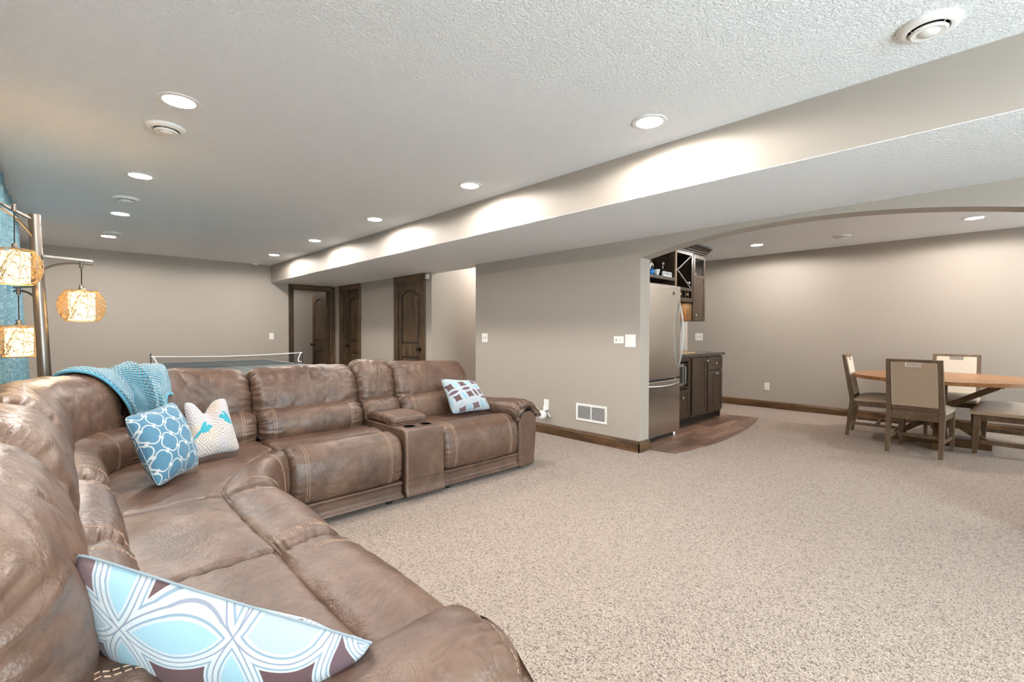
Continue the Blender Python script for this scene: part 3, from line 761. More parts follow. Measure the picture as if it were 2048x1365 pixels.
for a in ((5.245, 5.262), (5.56, 5.578)): bx('side_panel', W, hd, a[0], a[1], UY, 3.37, 1.64, 2.33)
bx('bottom_panel', W, hd, 5.262, 5.56, UY, 3.37, 1.64, 1.66); bx('top_panel', W, hd, 5.262, 5.56, UY, 3.37, 2.31, 2.33); bx('back_panel', W, hd, 5.262, 5.56, 3.355, 3.37, 1.66, 2.31)
shaker(hd, 5.25, 5.572, 1.645, 2.32, UY-.020, [(5.54, 1.70)])
cr = thing('crown_moulding', 'stepped dark crown moulding along the tops of the bar wall cabinets', 'moulding', (6.1, 3.2, 2.33))
for z0, z1, o in ((2.332, 2.355, .022), (2.355, 2.385, .045), (2.385, 2.41, .065), (2.41, 2.432, .085)):
    bx('moulding_step', W, cr, 5.245, 6.878+o, UY-o, 3.37, z0, z1, .004)
uk = bpy.data.lights.new('under_cabinet_bulb', 'AREA'); uk.energy = 5; uk.color = (1, .72, .42); uk.shape = 'RECTANGLE'; uk.size = .75; uk.size_y = .04
ul = thing('under_cabinet_light', 'slim warm light strip under the wine rack cabinet', 'light', (6.03, 3.2, 1.638))
bx('strip', M['white_plastic'], ul, 5.65, 6.40, 3.18, 3.22, 1.628, 1.640); o = link('under_cabinet_bulb', uk, ul); o.location = (0, 0, -.014)

# things on the shelf over the refrigerator
SZ = 1.842
def decanter(x, y, s, label):
    t = thing('decanter', label, 'decanter', (x, y, SZ), group='bottles on the shelf over the refrigerator')
    MB().lathe([(0, 0), (.042*s, 0), (.050*s, .02*s), (.050*s, .06*s), (.040*s, .085*s), (.016*s, .105*s), (.014*s, .135*s), (.020*s, .145*s)], (x, y, SZ), 24).build('body', M['clear'], t, smooth=True)
    MB().lathe([(.012*s, .138*s), (.014*s, .152*s), (.025*s, .170*s), (.024*s, .188*s), (.012*s, .20*s), (0, .202*s)], (x, y, SZ), 20).build('stopper', m_plain('stopper', (.30, .29, .27), .15, .8), t, smooth=True)
decanter(5.08, 2.745, .95, 'glass decanter with a round stopper behind the beer sign')
t = thing('figurine', 'ornate silvery figurine at the left of the shelf over the refrigerator', 'figurine', (4.79, 2.76, SZ))
MB().lathe([(0, 0), (.038, 0), (.040, .02), (.022, .05), (.030, .09), (.044, .13), (.040, .165), (.018, .185), (.014, .20)], (4.79, 2.76, SZ), 18).build('body', m_plain('old_silver', (.42, .38, .33), .25, .9), t, smooth=True)
MB().lathe([(0, .195), (.022, .20), (.028, .222), (.018, .242), (0, .248)], (4.79, 2.76, SZ), 16).build('head', m_plain('silver_top', (.60, .58, .54), .2, .9), t, smooth=True)
MB().tube([(4.79+.04+.03*sin(i/10*pi), 2.745, SZ+.07+.09*i/10) for i in range(11)], .006, 8).build('handle', m_plain('old_silver2', (.5, .46, .42), .25, .9), t, smooth=True)
t = thing('blue_ball', 'round blue ball on the shelf over the refrigerator', 'ball', (4.745, 2.70, SZ))
MB().lathe([(0, 0)]+[(.036*sin(pi*i/12), .036-.036*cos(pi*i/12)) for i in range(1, 12)]+[(0, .072)], (4.745, 2.70, SZ), 22).build('shell', m_plain('blue_shell', (.02, .22, .62), .35), t, smooth=True)
MB().tube([(4.745+.0365*cos(a*pi/12), 2.70+.0365*sin(a*pi/12), SZ+.036) for a in range(24)], .0018, 6, closed=True).build('seam', m_plain('blue_seam', (.2, .45, .75), .4), t)
t = thing('cup', 'small white tilted cup beside the blue ball', 'cup', (4.865, 2.70, SZ))
MB().lathe([(0, .004), (.018, .003), (.026, .02), (.038, .070), (.035, .070), (.022, .018), (0, .010)], (4.865, 2.70, SZ), 22).build('bowl', m_plain('white_china', (.78, .76, .72), .3), t, smooth=True)
MB().tube([(4.865+.032+.018*sin(i/8*pi), 2.70, SZ+.02+.035*i/8) for i in range(9)], .004, 8).build('handle', m_plain('white_china2', (.78, .76, .72), .3), t, smooth=True)
t = thing('beer_sign', 'small white block sign with dark lettering on the shelf over the refrigerator', 'sign', (5.085, 2.685, SZ))
bx('block', m_plain('sign_white', (.80, .77, .73), .5), t, 4.985, 5.190, 2.685, 2.705, SZ, SZ+.064, .002)
def text(body, size, x, y, z, mat, parent, sx=1):
    c = bpy.data.curves.new('txt', 'FONT'); c.body = body; c.size = size; c.align_x = 'CENTER'; c.align_y = 'CENTER'; c.extrude = .0006
    o = bpy.data.objects.new('txt', c); C.objects.link(o); dg = bpy.context.evaluated_depsgraph_get()
    me = bpy.data.meshes.new_from_object(o.evaluated_get(dg)); bpy.data.objects.remove(o)
    me.materials.clear(); me.materials.append(mat)
    q = link('lettering', me, parent); b = base_of(parent)
    q.location = Vector((x, y, z))-b; q.rotation_euler = (R(90), 0, 0); q.scale = (sx, 1, 1); return q
ink = m_plain('sign_ink', (.09, .05, .05), .6)
text("IT'S", .026, 5.022, 2.6843, SZ+.040, ink, t, .85); text('BEER', .036, 5.082, 2.6843, SZ+.040, ink, t, .62); text(':30', .036, 5.148, 2.6843, SZ+.040, ink, t, .8)
text('SOMEWHERE', .012, 5.09, 2.6843, SZ+.012, ink, t, 1.2) if False else None
# glassware behind the glass pane
for x, lab in ((6.60, 'drinking glass behind the cabinet pane, near the rack side'), (6.68, 'drinking glass behind the middle of the cabinet pane'), (6.76, 'drinking glass behind the cabinet pane, near the outer side')):
    t = thing('drinking_glass', lab, 'glass', (x, 3.16, 2.003), group='glasses in the wall cabinet')
    MB().lathe([(0, .0), (.024, 0), (.031, .16), (.028, .16), (.022, .012), (0, .012)], (x, 3.16, 2.003), 18).build('bowl', M['clear'], t, smooth=True)
    MB().lathe([(.0315, .155), (.0315, .162), (.028, .162)], (x, 3.16, 2.003), 18).build('rim', M['line'], t)
t = thing('white_box', 'small white box behind the cabinet glass pane', 'box', (6.64, 3.10, 2.003))
bx('carton', M['white_plastic'], t, 6.575, 6.70, 3.085, 3.125, 2.003, 2.062, .002); bx('lid', M['line'], t, 6.573, 6.702, 3.083, 3.127, 2.062, 2.07, .002)

# ------------------------------------------------------------------ dining furniture
def tapered(x0, y0, z0, x1, y1, z1, w0, w1, d0=None, d1=None):
    d0 = d0 or w0; d1 = d1 or w1
    return MB().hexa([(x0-w0/2, y0-d0/2, z0), (x0+w0/2, y0-d0/2, z0), (x0+w0/2, y0+d0/2, z0), (x0-w0/2, y0+d0/2, z0)],
                     [(x1-w1/2, y1-d1/2, z1), (x1+w1/2, y1-d1/2, z1), (x1+w1/2, y1+d1/2, z1), (x1-w1/2, y1+d1/2, z1)])
def soft_box(x0, x1, y0, y1, z0, z1, crown, n=14):
    mb = MB(); g = {}
    def e(t): return max(0., 1-abs(2*t-1)**6)**.5
    for lay, zz in ((0, z0), (1, z1)):
        for i in range(n+1):
            for j in range(n+1):
                s, t = i/n, j/n; k_ = e(s)*e(t)
                z = z0+(1-lay)*0 if lay == 0 else z0+(z1-z0)*(.55+.45*k_)+crown*k_*(sin(pi*s)*sin(pi*t))**.5
                g[lay, i, j] = len(mb.v); mb.v.append(Vector((x0+(x1-x0)*s, y0+(y1-y0)*t, z)))
    for lay in (0, 1):
        for i in range(n):
            for j in range(n): mb.f.append([g[lay, i, j], g[lay, i+1, j], g[lay, i+1, j+1], g[lay, i, j+1]])
    ring = [(i, 0) for i in range(n)]+[(n, j) for j in range(n)]+[(n-i, n) for i in range(n)]+[(0, n-j) for j in range(n)]
    for a in range(len(ring)):
        p, q = ring[a], ring[(a+1) % len(ring)]
        mb.f.append([g[0, p[0], p[1]], g[0, q[0], q[1]], g[1, q[0], q[1]], g[1, p[0], p[1]]])
    return mb
def make_chair(label):
    """front faces +y, back at -y"""
    t = thing('dining_chair', label, 'chair', group='upholstered chairs around the round table'); G = M['greywood']; K = dict(local=True)
    hw = .205
    for s in (-1, 1):
        mb = tapered(s*hw, .225, 0, s*(hw-.004), .20, .425, .030, .050); mb.build('leg', G, t, bevel=.003, **K)
        mb = tapered(s*hw, -.275, 0, s*hw, -.225, .42, .034, .046, .034, .05)
        mb2 = tapered(s*hw, -.225, .42, s*(hw-.006), -.315, .94, .040, .034, .05, .034)
        mb.add(mb2.v, mb2.f); mb.build('leg', G, t, bevel=.003, **K)
        tapered(s*(hw), 0, .135, s*hw, 0, .165, .018, .018, .46, .46).build('stretcher', G, t, **K)
        MB().box(s*hw-.012, s*hw+.012, -.21, .18, .355, .42).build('apron', G, t, **K)
    MB().box(-hw+.02, hw-.02, .186, .212, .355, .42).build('apron', G, t, **K); MB().box(-hw+.02, hw-.02, -.245, -.220, .345, .425).build('apron', G, t, **K)
    MB().box(-hw+.008, hw-.008, -.012, .012, .138, .162).build('stretcher', G, t, **K)
    # seat
    sb = soft_box(-.225, .225, -.205, .235, .415, .465, .035); sb.build('seat', M['linen_back'], t, smooth=True, **K)
    # back panel, leaning with the posts: frame x (-hw..hw), parameter h from .47 to .955
    def lean(h): return -.225-(h-.42)/.535*.09
    def slab(nm, x0, x1, h0, h1, d0, d1, mat, bev=.004, par=t):
        p = [(x0, lean(h0)), (x1, lean(h0))]
        return MB().hexa([(x0, lean(h0)+d0, h0), (x1, lean(h0)+d0, h0), (x1, lean(h0)+d1, h0), (x0, lean(h0)+d1, h0)],
                         [(x0, lean(h1)+d0, h1), (x1, lean(h1)+d0, h1), (x1, lean(h1)+d1, h1), (x0, lean(h1)+d1, h1)]).build(nm, mat, par, bevel=bev, **K)
    slab('top_rail', -hw-.011, hw+.011, .918, .945, -.018, .018, G)
    slab('bottom_rail', -hw+.02, hw-.02, .44, .475, -.016, .016, G)
    for nm, d0, d1, mat in (('back_cushion', .004, .026, M['linen']), ('rear_panel', -.018, .003, M['linen_back'])):
        poly = [(-.183, .478), (.183, .478), (.180, .917), (.066, .917), (.062, .875), (-.062, .875), (-.066, .917), (-.180, .917)]
        n_ = len(poly); mb = MB()
        mb.v = [Vector((x, lean(h)+d0, h)) for x, h in poly]+[Vector((x, lean(h)+d1, h)) for x, h in poly]
        mb.f = [list(range(n_)), list(range(2*n_-1, n_-1, -1))]+[[i, (i+1) % n_, n_+(i+1) % n_, n_+i] for i in range(n_)]
        mb.build(nm, mat, t, bevel=.006, **K)
        if nm == 'rear_panel':
            pp = [Vector((x*.955, lean(h)+d0-.001, .478+(h-.478)*.985+.004)) for x, h in poly]
            MB().tube(pp, .0035, 6, closed=True).build('welt', M['linen'], t, **K)
    return t
ch = make_chair('dining chair with its beige linen back turned to the arched opening')
ch.location = (6.315, .55, 0); ch.rotation_euler = (0, 0, R(-90-6))
c2 = dup(ch); c2['label'] = 'dining chair on the bar side of the round table, seen side-on'; c2.location = (6.90, .975, 0); c2.rotation_euler = (0, 0, R(180+3))
c3 = dup(ch); c3['label'] = 'dining chair between the round table and the far wall, cream back showing'; c3.location = (7.62, .385, 0); c3.rotation_euler = (0, 0, R(90-3))
# bench
t = thing('bench', 'backless upholstered bench with beige seat at the round table', 'bench', (7.03, -.06, 0), R(-3))
G = M['greywood']; K = dict(local=True)
for sx in (-1, 1):
    for sy in (-1, 1): tapered(sx*.435, sy*.20, 0, sx*.425, sy*.185, .40, .036, .056).build('leg', G, t, bevel=.003, **K)
    MB().box(sx*.43-.010, sx*.43+.010, -.17, .17, .10, .14).build('stretcher', G, t, **K)
    MB().box(sx*.43-.014, sx*.43+.014, -.165, .165, .335, .40).build('apron', G, t, **K)
for sy in (-1, 1): MB().box(-.40, .40, sy*.19-.014, sy*.19+.014, .335, .40).build('apron', G, t, **K)
soft_box(-.475, .475, -.235, .235, .395, .45, .03, 18).build('seat', M['linen_back'], t, smooth=True, **K)
# round table
tx, ty = 6.87, .44
t = thing('dining_table', 'round honey-brown wooden table on a braced cross base', 'table', (tx, ty, 0))
TR = .768
for i in range(8):      # board top
    x0 = -TR+i*TR/4+.0006; x1 = -TR+(i+1)*TR/4-.0006
    n_ = 40; up = [(x0+(x1-x0)*k_/n_) for k_ in range(n_+1)]
    poly = [(tx+x, ty+sqrt(max(0, TR*TR-x*x))) for x in up]+[(tx+x, ty-sqrt(max(0, TR*TR-x*x))) for x in reversed(up)]
    q = []
    for p in poly:
        if not q or (abs(p[0]-q[-1][0])+abs(p[1]-q[-1][1])) > 1e-5: q.append(p)
    MB().prism(q, .700, .738, 'z').build('top_board', M['tabletop'], t, bevel=.002)
for a in (0, 90):
    ca, sa = cos(R(a)), sin(R(a))
    def bar(p0, p1, wd, hh, nm):
        p0 = Vector((tx+ca*p0[0], ty+sa*p0[0], p0[1])); p1 = Vector((tx+ca*p1[0], ty+sa*p1[0], p1[1]))
        d = (p1-p0).normalized(); sd = Vector((-sa, ca, 0))*wd/2; up = d.cross(sd).normalized()*hh/2
        MB().hexa([p0-sd-up, p0+sd-up, p0+sd+up, p0-sd+up], [p1-sd-up, p1+sd-up, p1+sd+up, p1-sd+up]).build(nm, M['tablebase'], t, bevel=.004)
    e = .002 if a == 0 else 0
    bar((-.40, .038), (.40, .038), .085, .074+e, 'base_beam'); bar((-.48, .672), (.48, .672), .07, .055+e, 'top_beam')
    for s in (-1, 1):
        bar((s*.37, .07), (s*.045, .30), .055, .055, 'brace'); bar((s*.045, .42), (s*.44, .66), .055, .055, 'brace')
bx('post', M['tablebase'], t, tx-.055, tx+.055, ty-.055, ty+.055, .072, .70, .004)

# ------------------------------------------------------------------ table tennis table
t = thing('table_tennis_table', 'dark green table tennis table with net, behind the sofa', 'table', (1.62, 6.75, 0))
tx0, tx1, ty0, ty1, tz = .86, 2.385, 5.38, 8.12, .76; ym = (ty0+ty1)/2
for a, b in ((ty0, ym-.004), (ym+.004, ty1)):
    top = bx('top_half', M['ppt'], t, tx0, tx1, a, b, tz-.022, tz, .002)
    for q in ((tx0, tx0+.02, a, b), (tx1-.02, tx1, a, b), ((tx0+tx1)/2-.0015, (tx0+tx1)/2+.0015, a, b)): bx('line', M['line'], top, *q, tz, tz+.0008)
    e = (a, a+.02) if a == ty0 else (b-.02, b)
    bx('line', M['line'], top, tx0+.02, tx1-.02, *e, tz, tz+.0008)
    for x in (tx0+.15, tx1-.15):
        yy = a+.35 if a == ty0 else b-.35
        MB().tube([(x, yy, 0), (x, yy, tz-.02)], .02, 10).build('leg', M['black'], t)
    MB().tube([(tx0+.15, (a+.35 if a == ty0 else b-.35), .2), (tx1-.15, (a+.35 if a == ty0 else b-.35), .2)], .014, 8).build('cross_bar', M['black'], t)
for a in ((tx0+.04, tx0+.07), (tx1-.07, tx1-.04)): bx('rail', M['black'], t, a[0], a[1], ty0+.03, ty1-.03, tz-.06, tz-.022)
nt = thing('table_tennis_net', 'low net with a white top cord clamped across the table tennis table', 'net', (1.62, ym, tz))
nx0, nx1 = tx0-.105, tx1+.055
def sag(x): s = (x-nx0)/(nx1-nx0); return tz+.150-.020*sin(pi*s)**1.0
N_ = 24; mb = MB()
mb.v = [Vector((nx0+.02+(nx1-nx0-.04)*i/N_, ym, z)) for i in range(N_+1) for z in (tz+.006, sag(nx0+.02+(nx1-nx0-.04)*i/N_)-.005)]
mb.f = [(2*i, 2*i+2, 2*i+3, 2*i+1) for i in range(N_)]
mb.build('mesh', M['net'], nt)
MB().tube([(nx0+(nx1-nx0)*i/N_, ym, sag(nx0+(nx1-nx0)*i/N_)) for i in range(N_+1)], .006, 6).build('top_cord', M['line'], nt, smooth=True)
MB().tube([(nx0+.02, ym, tz+.006), (nx1-.02, ym, tz+.006)], .003, 6).build('bottom_cord', M['black'], nt)
for x, s in ((nx0, 1), (nx1, -1)):
    MB().tube([(x, ym, tz-.03), (x, ym, tz+.185)], .006, 8).build('post', M['black'], nt)
    MB().box(min(x, x+s*.09), max(x, x+s*.09), ym-.02, ym+.02, tz+.0005, tz+.004).build('clamp', M['black'], nt)
    MB().tube([(x+s*.002, ym-.006, tz+.152)]+[(x+s*(.012+.045*sin(i/10*pi*.5+.1)), ym-.006, tz+.150-.12*i/10) for i in range(11)]+[(x+s*.01, ym-.006, tz+.022)], .008, 8).build('bracket', M['line'], nt, smooth=True)

# ------------------------------------------------------------------ sectional sofa
def crom(pts, n, closed=True):
    out = []; m = len(pts)
    for i in range(m):
        p0, p1, p2, p3 = pts[i-1], pts[i], pts[(i+1) % m], pts[(i+2) % m]
        for k_ in range(n):
            t_ = k_/n
            out.append(tuple(.5*(2*b+(-a+c)*t_+(2*a-5*b+4*c-d)*t_*t_+(-a+3*b-3*c+d)*t_**3) for a, b, c, d in zip(p0, p1, p2, p3)))
    return out
class Cushion:
    def __init__(s, mapf, u0, u1, prof, re=.035, nu=44, sub=7, amp=.004, pinch=.004, seed=0, zf=None, crown=0, ri=None):
        nu = int(nu*1.5); sub = sub+3 if sub > 5 else sub; s.crown = crown; s.ri = ri or re
        s.mapf, s.u0, s.u1, s.re = mapf, u0, u1, re
        P = crom(prof, sub); n = len(P); s.n = n; s.nu = nu
        ar = sum(P[i-1][0]*P[i][1]-P[i][0]*P[i-1][1] for i in range(n))
        sg = 1 if ar > 0 else -1; N = []
        for i in range(n):
            tx_, tz_ = P[(i+1) % n][0]-P[i-1][0], P[(i+1) % n][1]-P[i-1][1]; L = sqrt(tx_*tx_+tz_*tz_) or 1
            N.append((sg*tz_/L, -sg*tx_/L))
        s.P, s.N = P, N; s.amp, s.pinch, s.seed, s.zf = amp, pinch, seed, zf
        us = []
        ne = 12
        for i in range(ne): us.append(re*(1-cos(i/ne*pi/2)))
        L = u1-u0
        for i in range(nu+1): us.append(re+(L-2*re)*i/nu)
        for i in range(ne-1, -1, -1): us.append(L-re*(1-cos(i/ne*pi/2)))
        s.us = us
    def pt(s, u, i, lift=0):
        L = s.u1-s.u0; e = min(u, L-u); re = s.re
        ins = s.ri*(1-sqrt(max(0, 1-(1-min(e, re)/re)**2))) if e < re else 0
        d, z = s.P[i]; nd, nz = s.N[i]
        k_ = -ins+lift+s.crown*(max(0, 4*(u/L)*(1-u/L))**.7-.6)
        if s.pinch and e < .14:
            a = i/s.n*2*pi
            k_ += s.pinch*(math.exp(-e/.06)*sin(a*17+3*sin(a*5+s.seed)+s.seed)+.6*math.exp(-e/.10)*sin(a*9+4*sin(a*3+s.seed*2)+e*12))*(1 if e > .004 else e/.004)
        d2, z2 = d+nd*k_, z+nz*k_
        if s.zf: z2 += s.zf((u)/L, d2, z2)
        p = Vector(s.mapf(s.u0+u, d2, z2))
        return p
    def build(s, name, mat, parent):
        V = []; nU = len(s.us)
        for u in s.us:
            for i in range(s.n): V.append(s.pt(u, i))
        # wrinkle displacement along the grid normal
        n = s.n; out = []
        for a in range(nU):
            for i in range(n):
                p = V[a*n+i]
                du = V[min(a+1, nU-1)*n+i]-V[max(a-1, 0)*n+i]; di = V[a*n+(i+1) % n]-V[a*n+i-1]
                nn = du.cross(di)
                if nn.length > 1e-12: nn.normalize()
                q = p*3.1+Vector((s.seed*3.7, s.seed*1.3, 0))
                h = noise.noise(q)*1.0+.55*noise.noise(q*2.3)+.35*(abs(noise.noise(q*4.1+Vector((5, 1, 2))))*2-.6)
                c1 = 1-min(1, abs(noise.noise(q*1.35+Vector((9, 4, 7))))*7); c2 = 1-min(1, abs(noise.noise(Vector((q.x*2.2, q.y*2.2, q.z*1.1))+Vector((2, 8, 1))))*5)
                out.append(p+nn*(h-.30*c1*c1-.20*c2*c2)*s.amp)
        f = [(a*n+i, a*n+(i+1) % n, (a+1)*n+(i+1) % n, (a+1)*n+i) for a in range(nU-1) for i in range(n)]
        f += [list(range(n-1, -1, -1)), list(range((nU-1)*n, nU*n))]
        s.V = out
        mb = MB(); mb.v = out; mb.f = f
        o = mb.build(name, mat, parent)
        me = o.data; me.polygons.foreach_set('use_smooth', [True]*len(me.polygons))
        s.obj = o; return o
    def surf(s, u, i):
        """interpolated displaced surface point"""
        us = s.us
        a = 0
        while a < len(us)-2 and us[a+1] < u: a += 1
        t_ = (u-us[a])/max(1e-9, us[a+1]-us[a]); n = s.n
        return s.V[a*n+i % n].lerp(s.V[(a+1)*n+i % n], max(0, min(1, t_)))
    def stitch(s, fu, lines=(-.007, .007), cond=lambda d, z: True, mat=None, parent=None, dash=.009, gap=.004, bow=0):
        mb = MB()
        for off in lines:
            pts = []
            for i in range(s.n):
                d, z = s.P[i]
                if cond(d, z):
                    u = fu*(s.u1-s.u0)+off+bow*sin(pi*(z-.15)/.35)
                    p = s.surf(u, i); p2 = s.surf(u+.004, i); q = s.surf(u, i+1)
                    nn = (p2-p).cross(q-p)
                    if nn.length > 1e-14: nn.normalize()
                    c = Vector(s.mapf(s.u0+u, *[sum(w_)/s.n for w_ in zip(*s.P)]))
                    if nn.dot(p-c) < 0: nn = -nn
                    pts.append((i, p, nn))
            # walk
            runs = []; cur = []
            for k_ in range(len(pts)):
                if cur and pts[k_][0] != cur[-1][0]+1: runs.append(cur); cur = []
                cur.append(pts[k_])
            if cur: runs.append(cur)
            if len(runs) > 1 and runs[0][0][0] == 0 and runs[-1][-1][0] == s.n-1: runs[0] = runs.pop()+runs[0]
            for r_ in runs:
                acc = 0; L = [0]
                for a, b in zip(r_, r_[1:]): acc += (b[1]-a[1]).length; L.append(acc)
                x = 0
                def at(x):
                    for k2 in range(len(L)-1):
                        if L[k2+1] >= x:
                            t_ = (x-L[k2])/max(1e-9, L[k2+1]-L[k2]); return r_[k2][1].lerp(r_[k2+1][1], t_), r_[k2][2]
                    return r_[-1][1], r_[-1][2]
                while x+dash < acc:
                    p, nn = at(x); q, _ = at(x+dash); d = (q-p)
                    if d.length > 1e-6:
                        sd = d.cross(nn).normalized()*.0011; up = nn*.0013
                        mb.hexa([p-sd-up*.3, p+sd-up*.3, q+sd-up*.3, q-sd-up*.3], [p-sd+up, p+sd+up, q+sd+up, q-sd+up])
                    x += dash+gap
        o = mb.build('stitching', M['thread'], parent or s.obj); o['kind'] = 'stuff'; return o
L1, L2_ = M['leather'], M['leather2']
FXN, FYR = .78, 2.88                # front of the near run (X) and of the far run (Y)
def map_far(u, d, z): return (u, FYR+d, z)
def deeper(d): t_ = max(0, min(1, (d-.28)/.30)); return d+.06*t_*t_*(3-2*t_)
def map_near(u, d, z): return (FXN-deeper(d), u, z)
C0 = (.61, 2.99); WU0, WARC, WU1 = .58, .6*pi/2, .36; WL = WU0+WARC+WU1
def map_wedge(u, d, z):
    r_ = d-.11
    if u <= WU0: return (C0[0]-r_, 2.41+u, z)
    if u <= WU0+WARC:
        ph = (u-WU0)/.6; return (C0[0]-r_*cos(ph), C0[1]+r_*sin(ph), z)
    return (C0[0]+u-WU0-WARC, C0[1]+r_, z)
def lerp2(a, b, t_): return (a[0]+(b[0]-a[0])*t_, a[1]+(b[1]-a[1])*t_)
def wedge_front(s):      # concave front edge of the corner seat
    a, b, c = (FXN+.005, 2.41), (.815, 2.74), (.97, FYR)
    return lerp2(lerp2(a, b, s), lerp2(b, c, s), s)
def wedge_inner(s): return lerp2(lerp2((.515, 2.41), (.60, 2.80), s), lerp2((.60, 2.80), (.97, 3.14), s), s)
def map_wfront(u, d, z):
    s = min(1, max(0, u)); f = wedge_front(s); i = wedge_inner(s); k_ = d/.265
    p = lerp2(f, i, k_); return (p[0], p[1], z)
def map_wseat(u, d, z):
    s = min(1, max(0, u)); i = wedge_inner(s); q = map_wedge(s*WL, .70, 0); k_ = (d-.265)/(.70-.265)
    p = lerp2(i, q, k_); return (p[0], p[1], z)
P_front = [(.045, .155), (.004, .19), (-.012, .28), (-.004, .385), (.035, .455), (.11, .488), (.19, .484), (.25, .466), (.272, .435), (.262, .34), (.18, .20)]
P_seat = [(.252, .38), (.254, .445), (.30, .470), (.45, .470), (.60, .462), (.685, .445), (.70, .40), (.60, .34), (.36, .34)]
P_lumb = [(.615, .43), (.578, .48), (.573, .555), (.60, .622), (.66, .655), (.73, .65), (.79, .60), (.80, .50), (.72, .42)]
P_back = [(.715, .585), (.682, .645), (.688, .75), (.728, .85), (.785, .915), (.85, .943), (.915, .935), (.955, .885), (.965, .76), (.94, .62), (.82, .555)]
P_base = [(.03, .035), (.025, .07), (.025, .12), (.03, .150), (.25, .17), (.7, .17), (.93, .15), (.95, .08), (.93, .035), (.5, .03)]
P_shell = [(.78, .10), (.80, .45), (.87, .72), (.93, .86), (.975, .86), (.995, .70), (1.0, .40), (.99, .08), (.88, .05)]
sofa = thing('sectional_sofa', 'large brown leather reclining sectional sofa with stitched cushions', 'sofa', (.3, 2.6, 0))
def module(nm, mapf, u0, u1, seed, seat=True, top_dz=0, stitches=(.13, .86), wmaps=None):
    g = link(nm, None, sofa)
    L = u1-u0
    zf = (lambda a, d, z: top_dz*max(0, min(1, (z-.6)/.3))) if not callable(top_dz) else (lambda a, d, z: top_dz(a)*max(0, min(1, (z-.6)/.3)))
    if seat:
        b = Cushion(mapf, u0+.004, u1-.004, P_base, .012, 10, 4, 0.0006, 0, seed); b.build('base_panel', L2_, g)
        c = Cushion(mapf, u0+.002, u1-.002, P_front, .05, 46, 7, .0045, .004, seed, None, .014, .045); c.build('front_pad', L1, g)
        for s_ in stitches: c.stitch(s_, cond=lambda d, z: z > .16 and d < .26 and not (d > .2 and z < .42))
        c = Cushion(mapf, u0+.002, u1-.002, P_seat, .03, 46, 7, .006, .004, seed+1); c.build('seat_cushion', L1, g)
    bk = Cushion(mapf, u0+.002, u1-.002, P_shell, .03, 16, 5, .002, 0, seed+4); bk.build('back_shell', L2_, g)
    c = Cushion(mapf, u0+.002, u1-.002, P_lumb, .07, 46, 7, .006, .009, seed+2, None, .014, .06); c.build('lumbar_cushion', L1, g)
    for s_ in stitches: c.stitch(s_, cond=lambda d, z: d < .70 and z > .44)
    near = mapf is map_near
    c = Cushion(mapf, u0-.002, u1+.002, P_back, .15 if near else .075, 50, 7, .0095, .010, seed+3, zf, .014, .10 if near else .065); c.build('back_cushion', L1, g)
    return g
SU = [.87, 1.68, 2.41]
module('near_recliner', map_near, SU[0], SU[1], 1, top_dz=.02)
module('armless_chair', map_near, SU[1], SU[2], 5, top_dz=.02, stitches=(.12, .88))
module('far_recliner', map_far, .97, 1.735, 9, top_dz=-.005)
module('end_recliner', map_far, 2.075, 2.875, 13, top_dz=lambda a: -.002-.03*a)
# corner wedge
g = link('corner_wedge', None, sofa)
wb = Cushion(map_wfront, .004, .996, P_base[:4]+[(.12, .17), (.20, .17), (.25, .15), (.26, .08), (.25, .035), (.15, .03)], .012, 20, 4, 0, 0, 21); wb.build('base_panel', L2_, g)
cf = Cushion(map_wfront, .003, .997, P_front, .05, 60, 7, .0045, .0035, 22); cf.build('front_pad', L1, g)
for s_ in (.16, .80): cf.stitch(s_, (-.012, .012), cond=lambda d, z: z > .16 and d < .26 and not (d > .2 and z < .42))
cs = Cushion(map_wseat, .002, .998, P_seat, .03, 70, 7, .006, .003, 23); cs.build('seat_cushion', L1, g)
for a, b, sd in ((.002, WU0+WARC*.66-.01, 25), (WU0+WARC*.66+.01, WL-.002, 29)):
    zf = lambda s_, d, z, q=sd: (.022 if q == 25 else .022-.03*s_)*max(0, min(1, (z-.6)/.3))
    c = Cushion(map_wedge, a, b, P_shell, .03, 30, 5, .002, 0, sd+1); c.build('back_shell', L2_, g)
    c = Cushion(map_wedge, a, b, P_lumb, .08, 60, 7, .006, .009, sd+2, None, .014, .065); c.build('lumbar_cushion', L1, g)
    c.stitch(.14 if sd == 25 else .86, cond=lambda d, z: d < .70 and z > .44)
    c.stitch(.78 if sd == 25 else .2, cond=lambda d, z: d < .70 and z > .44)
    c = Cushion(map_wedge, a-.003, b+.003, P_back, .14, 64, 7, .0095, .010, sd+3, zf, .012, .095); c.build('back_cushion', L1, g)
    if sd == 25: wedgeC = c
    else: wedgeD = c
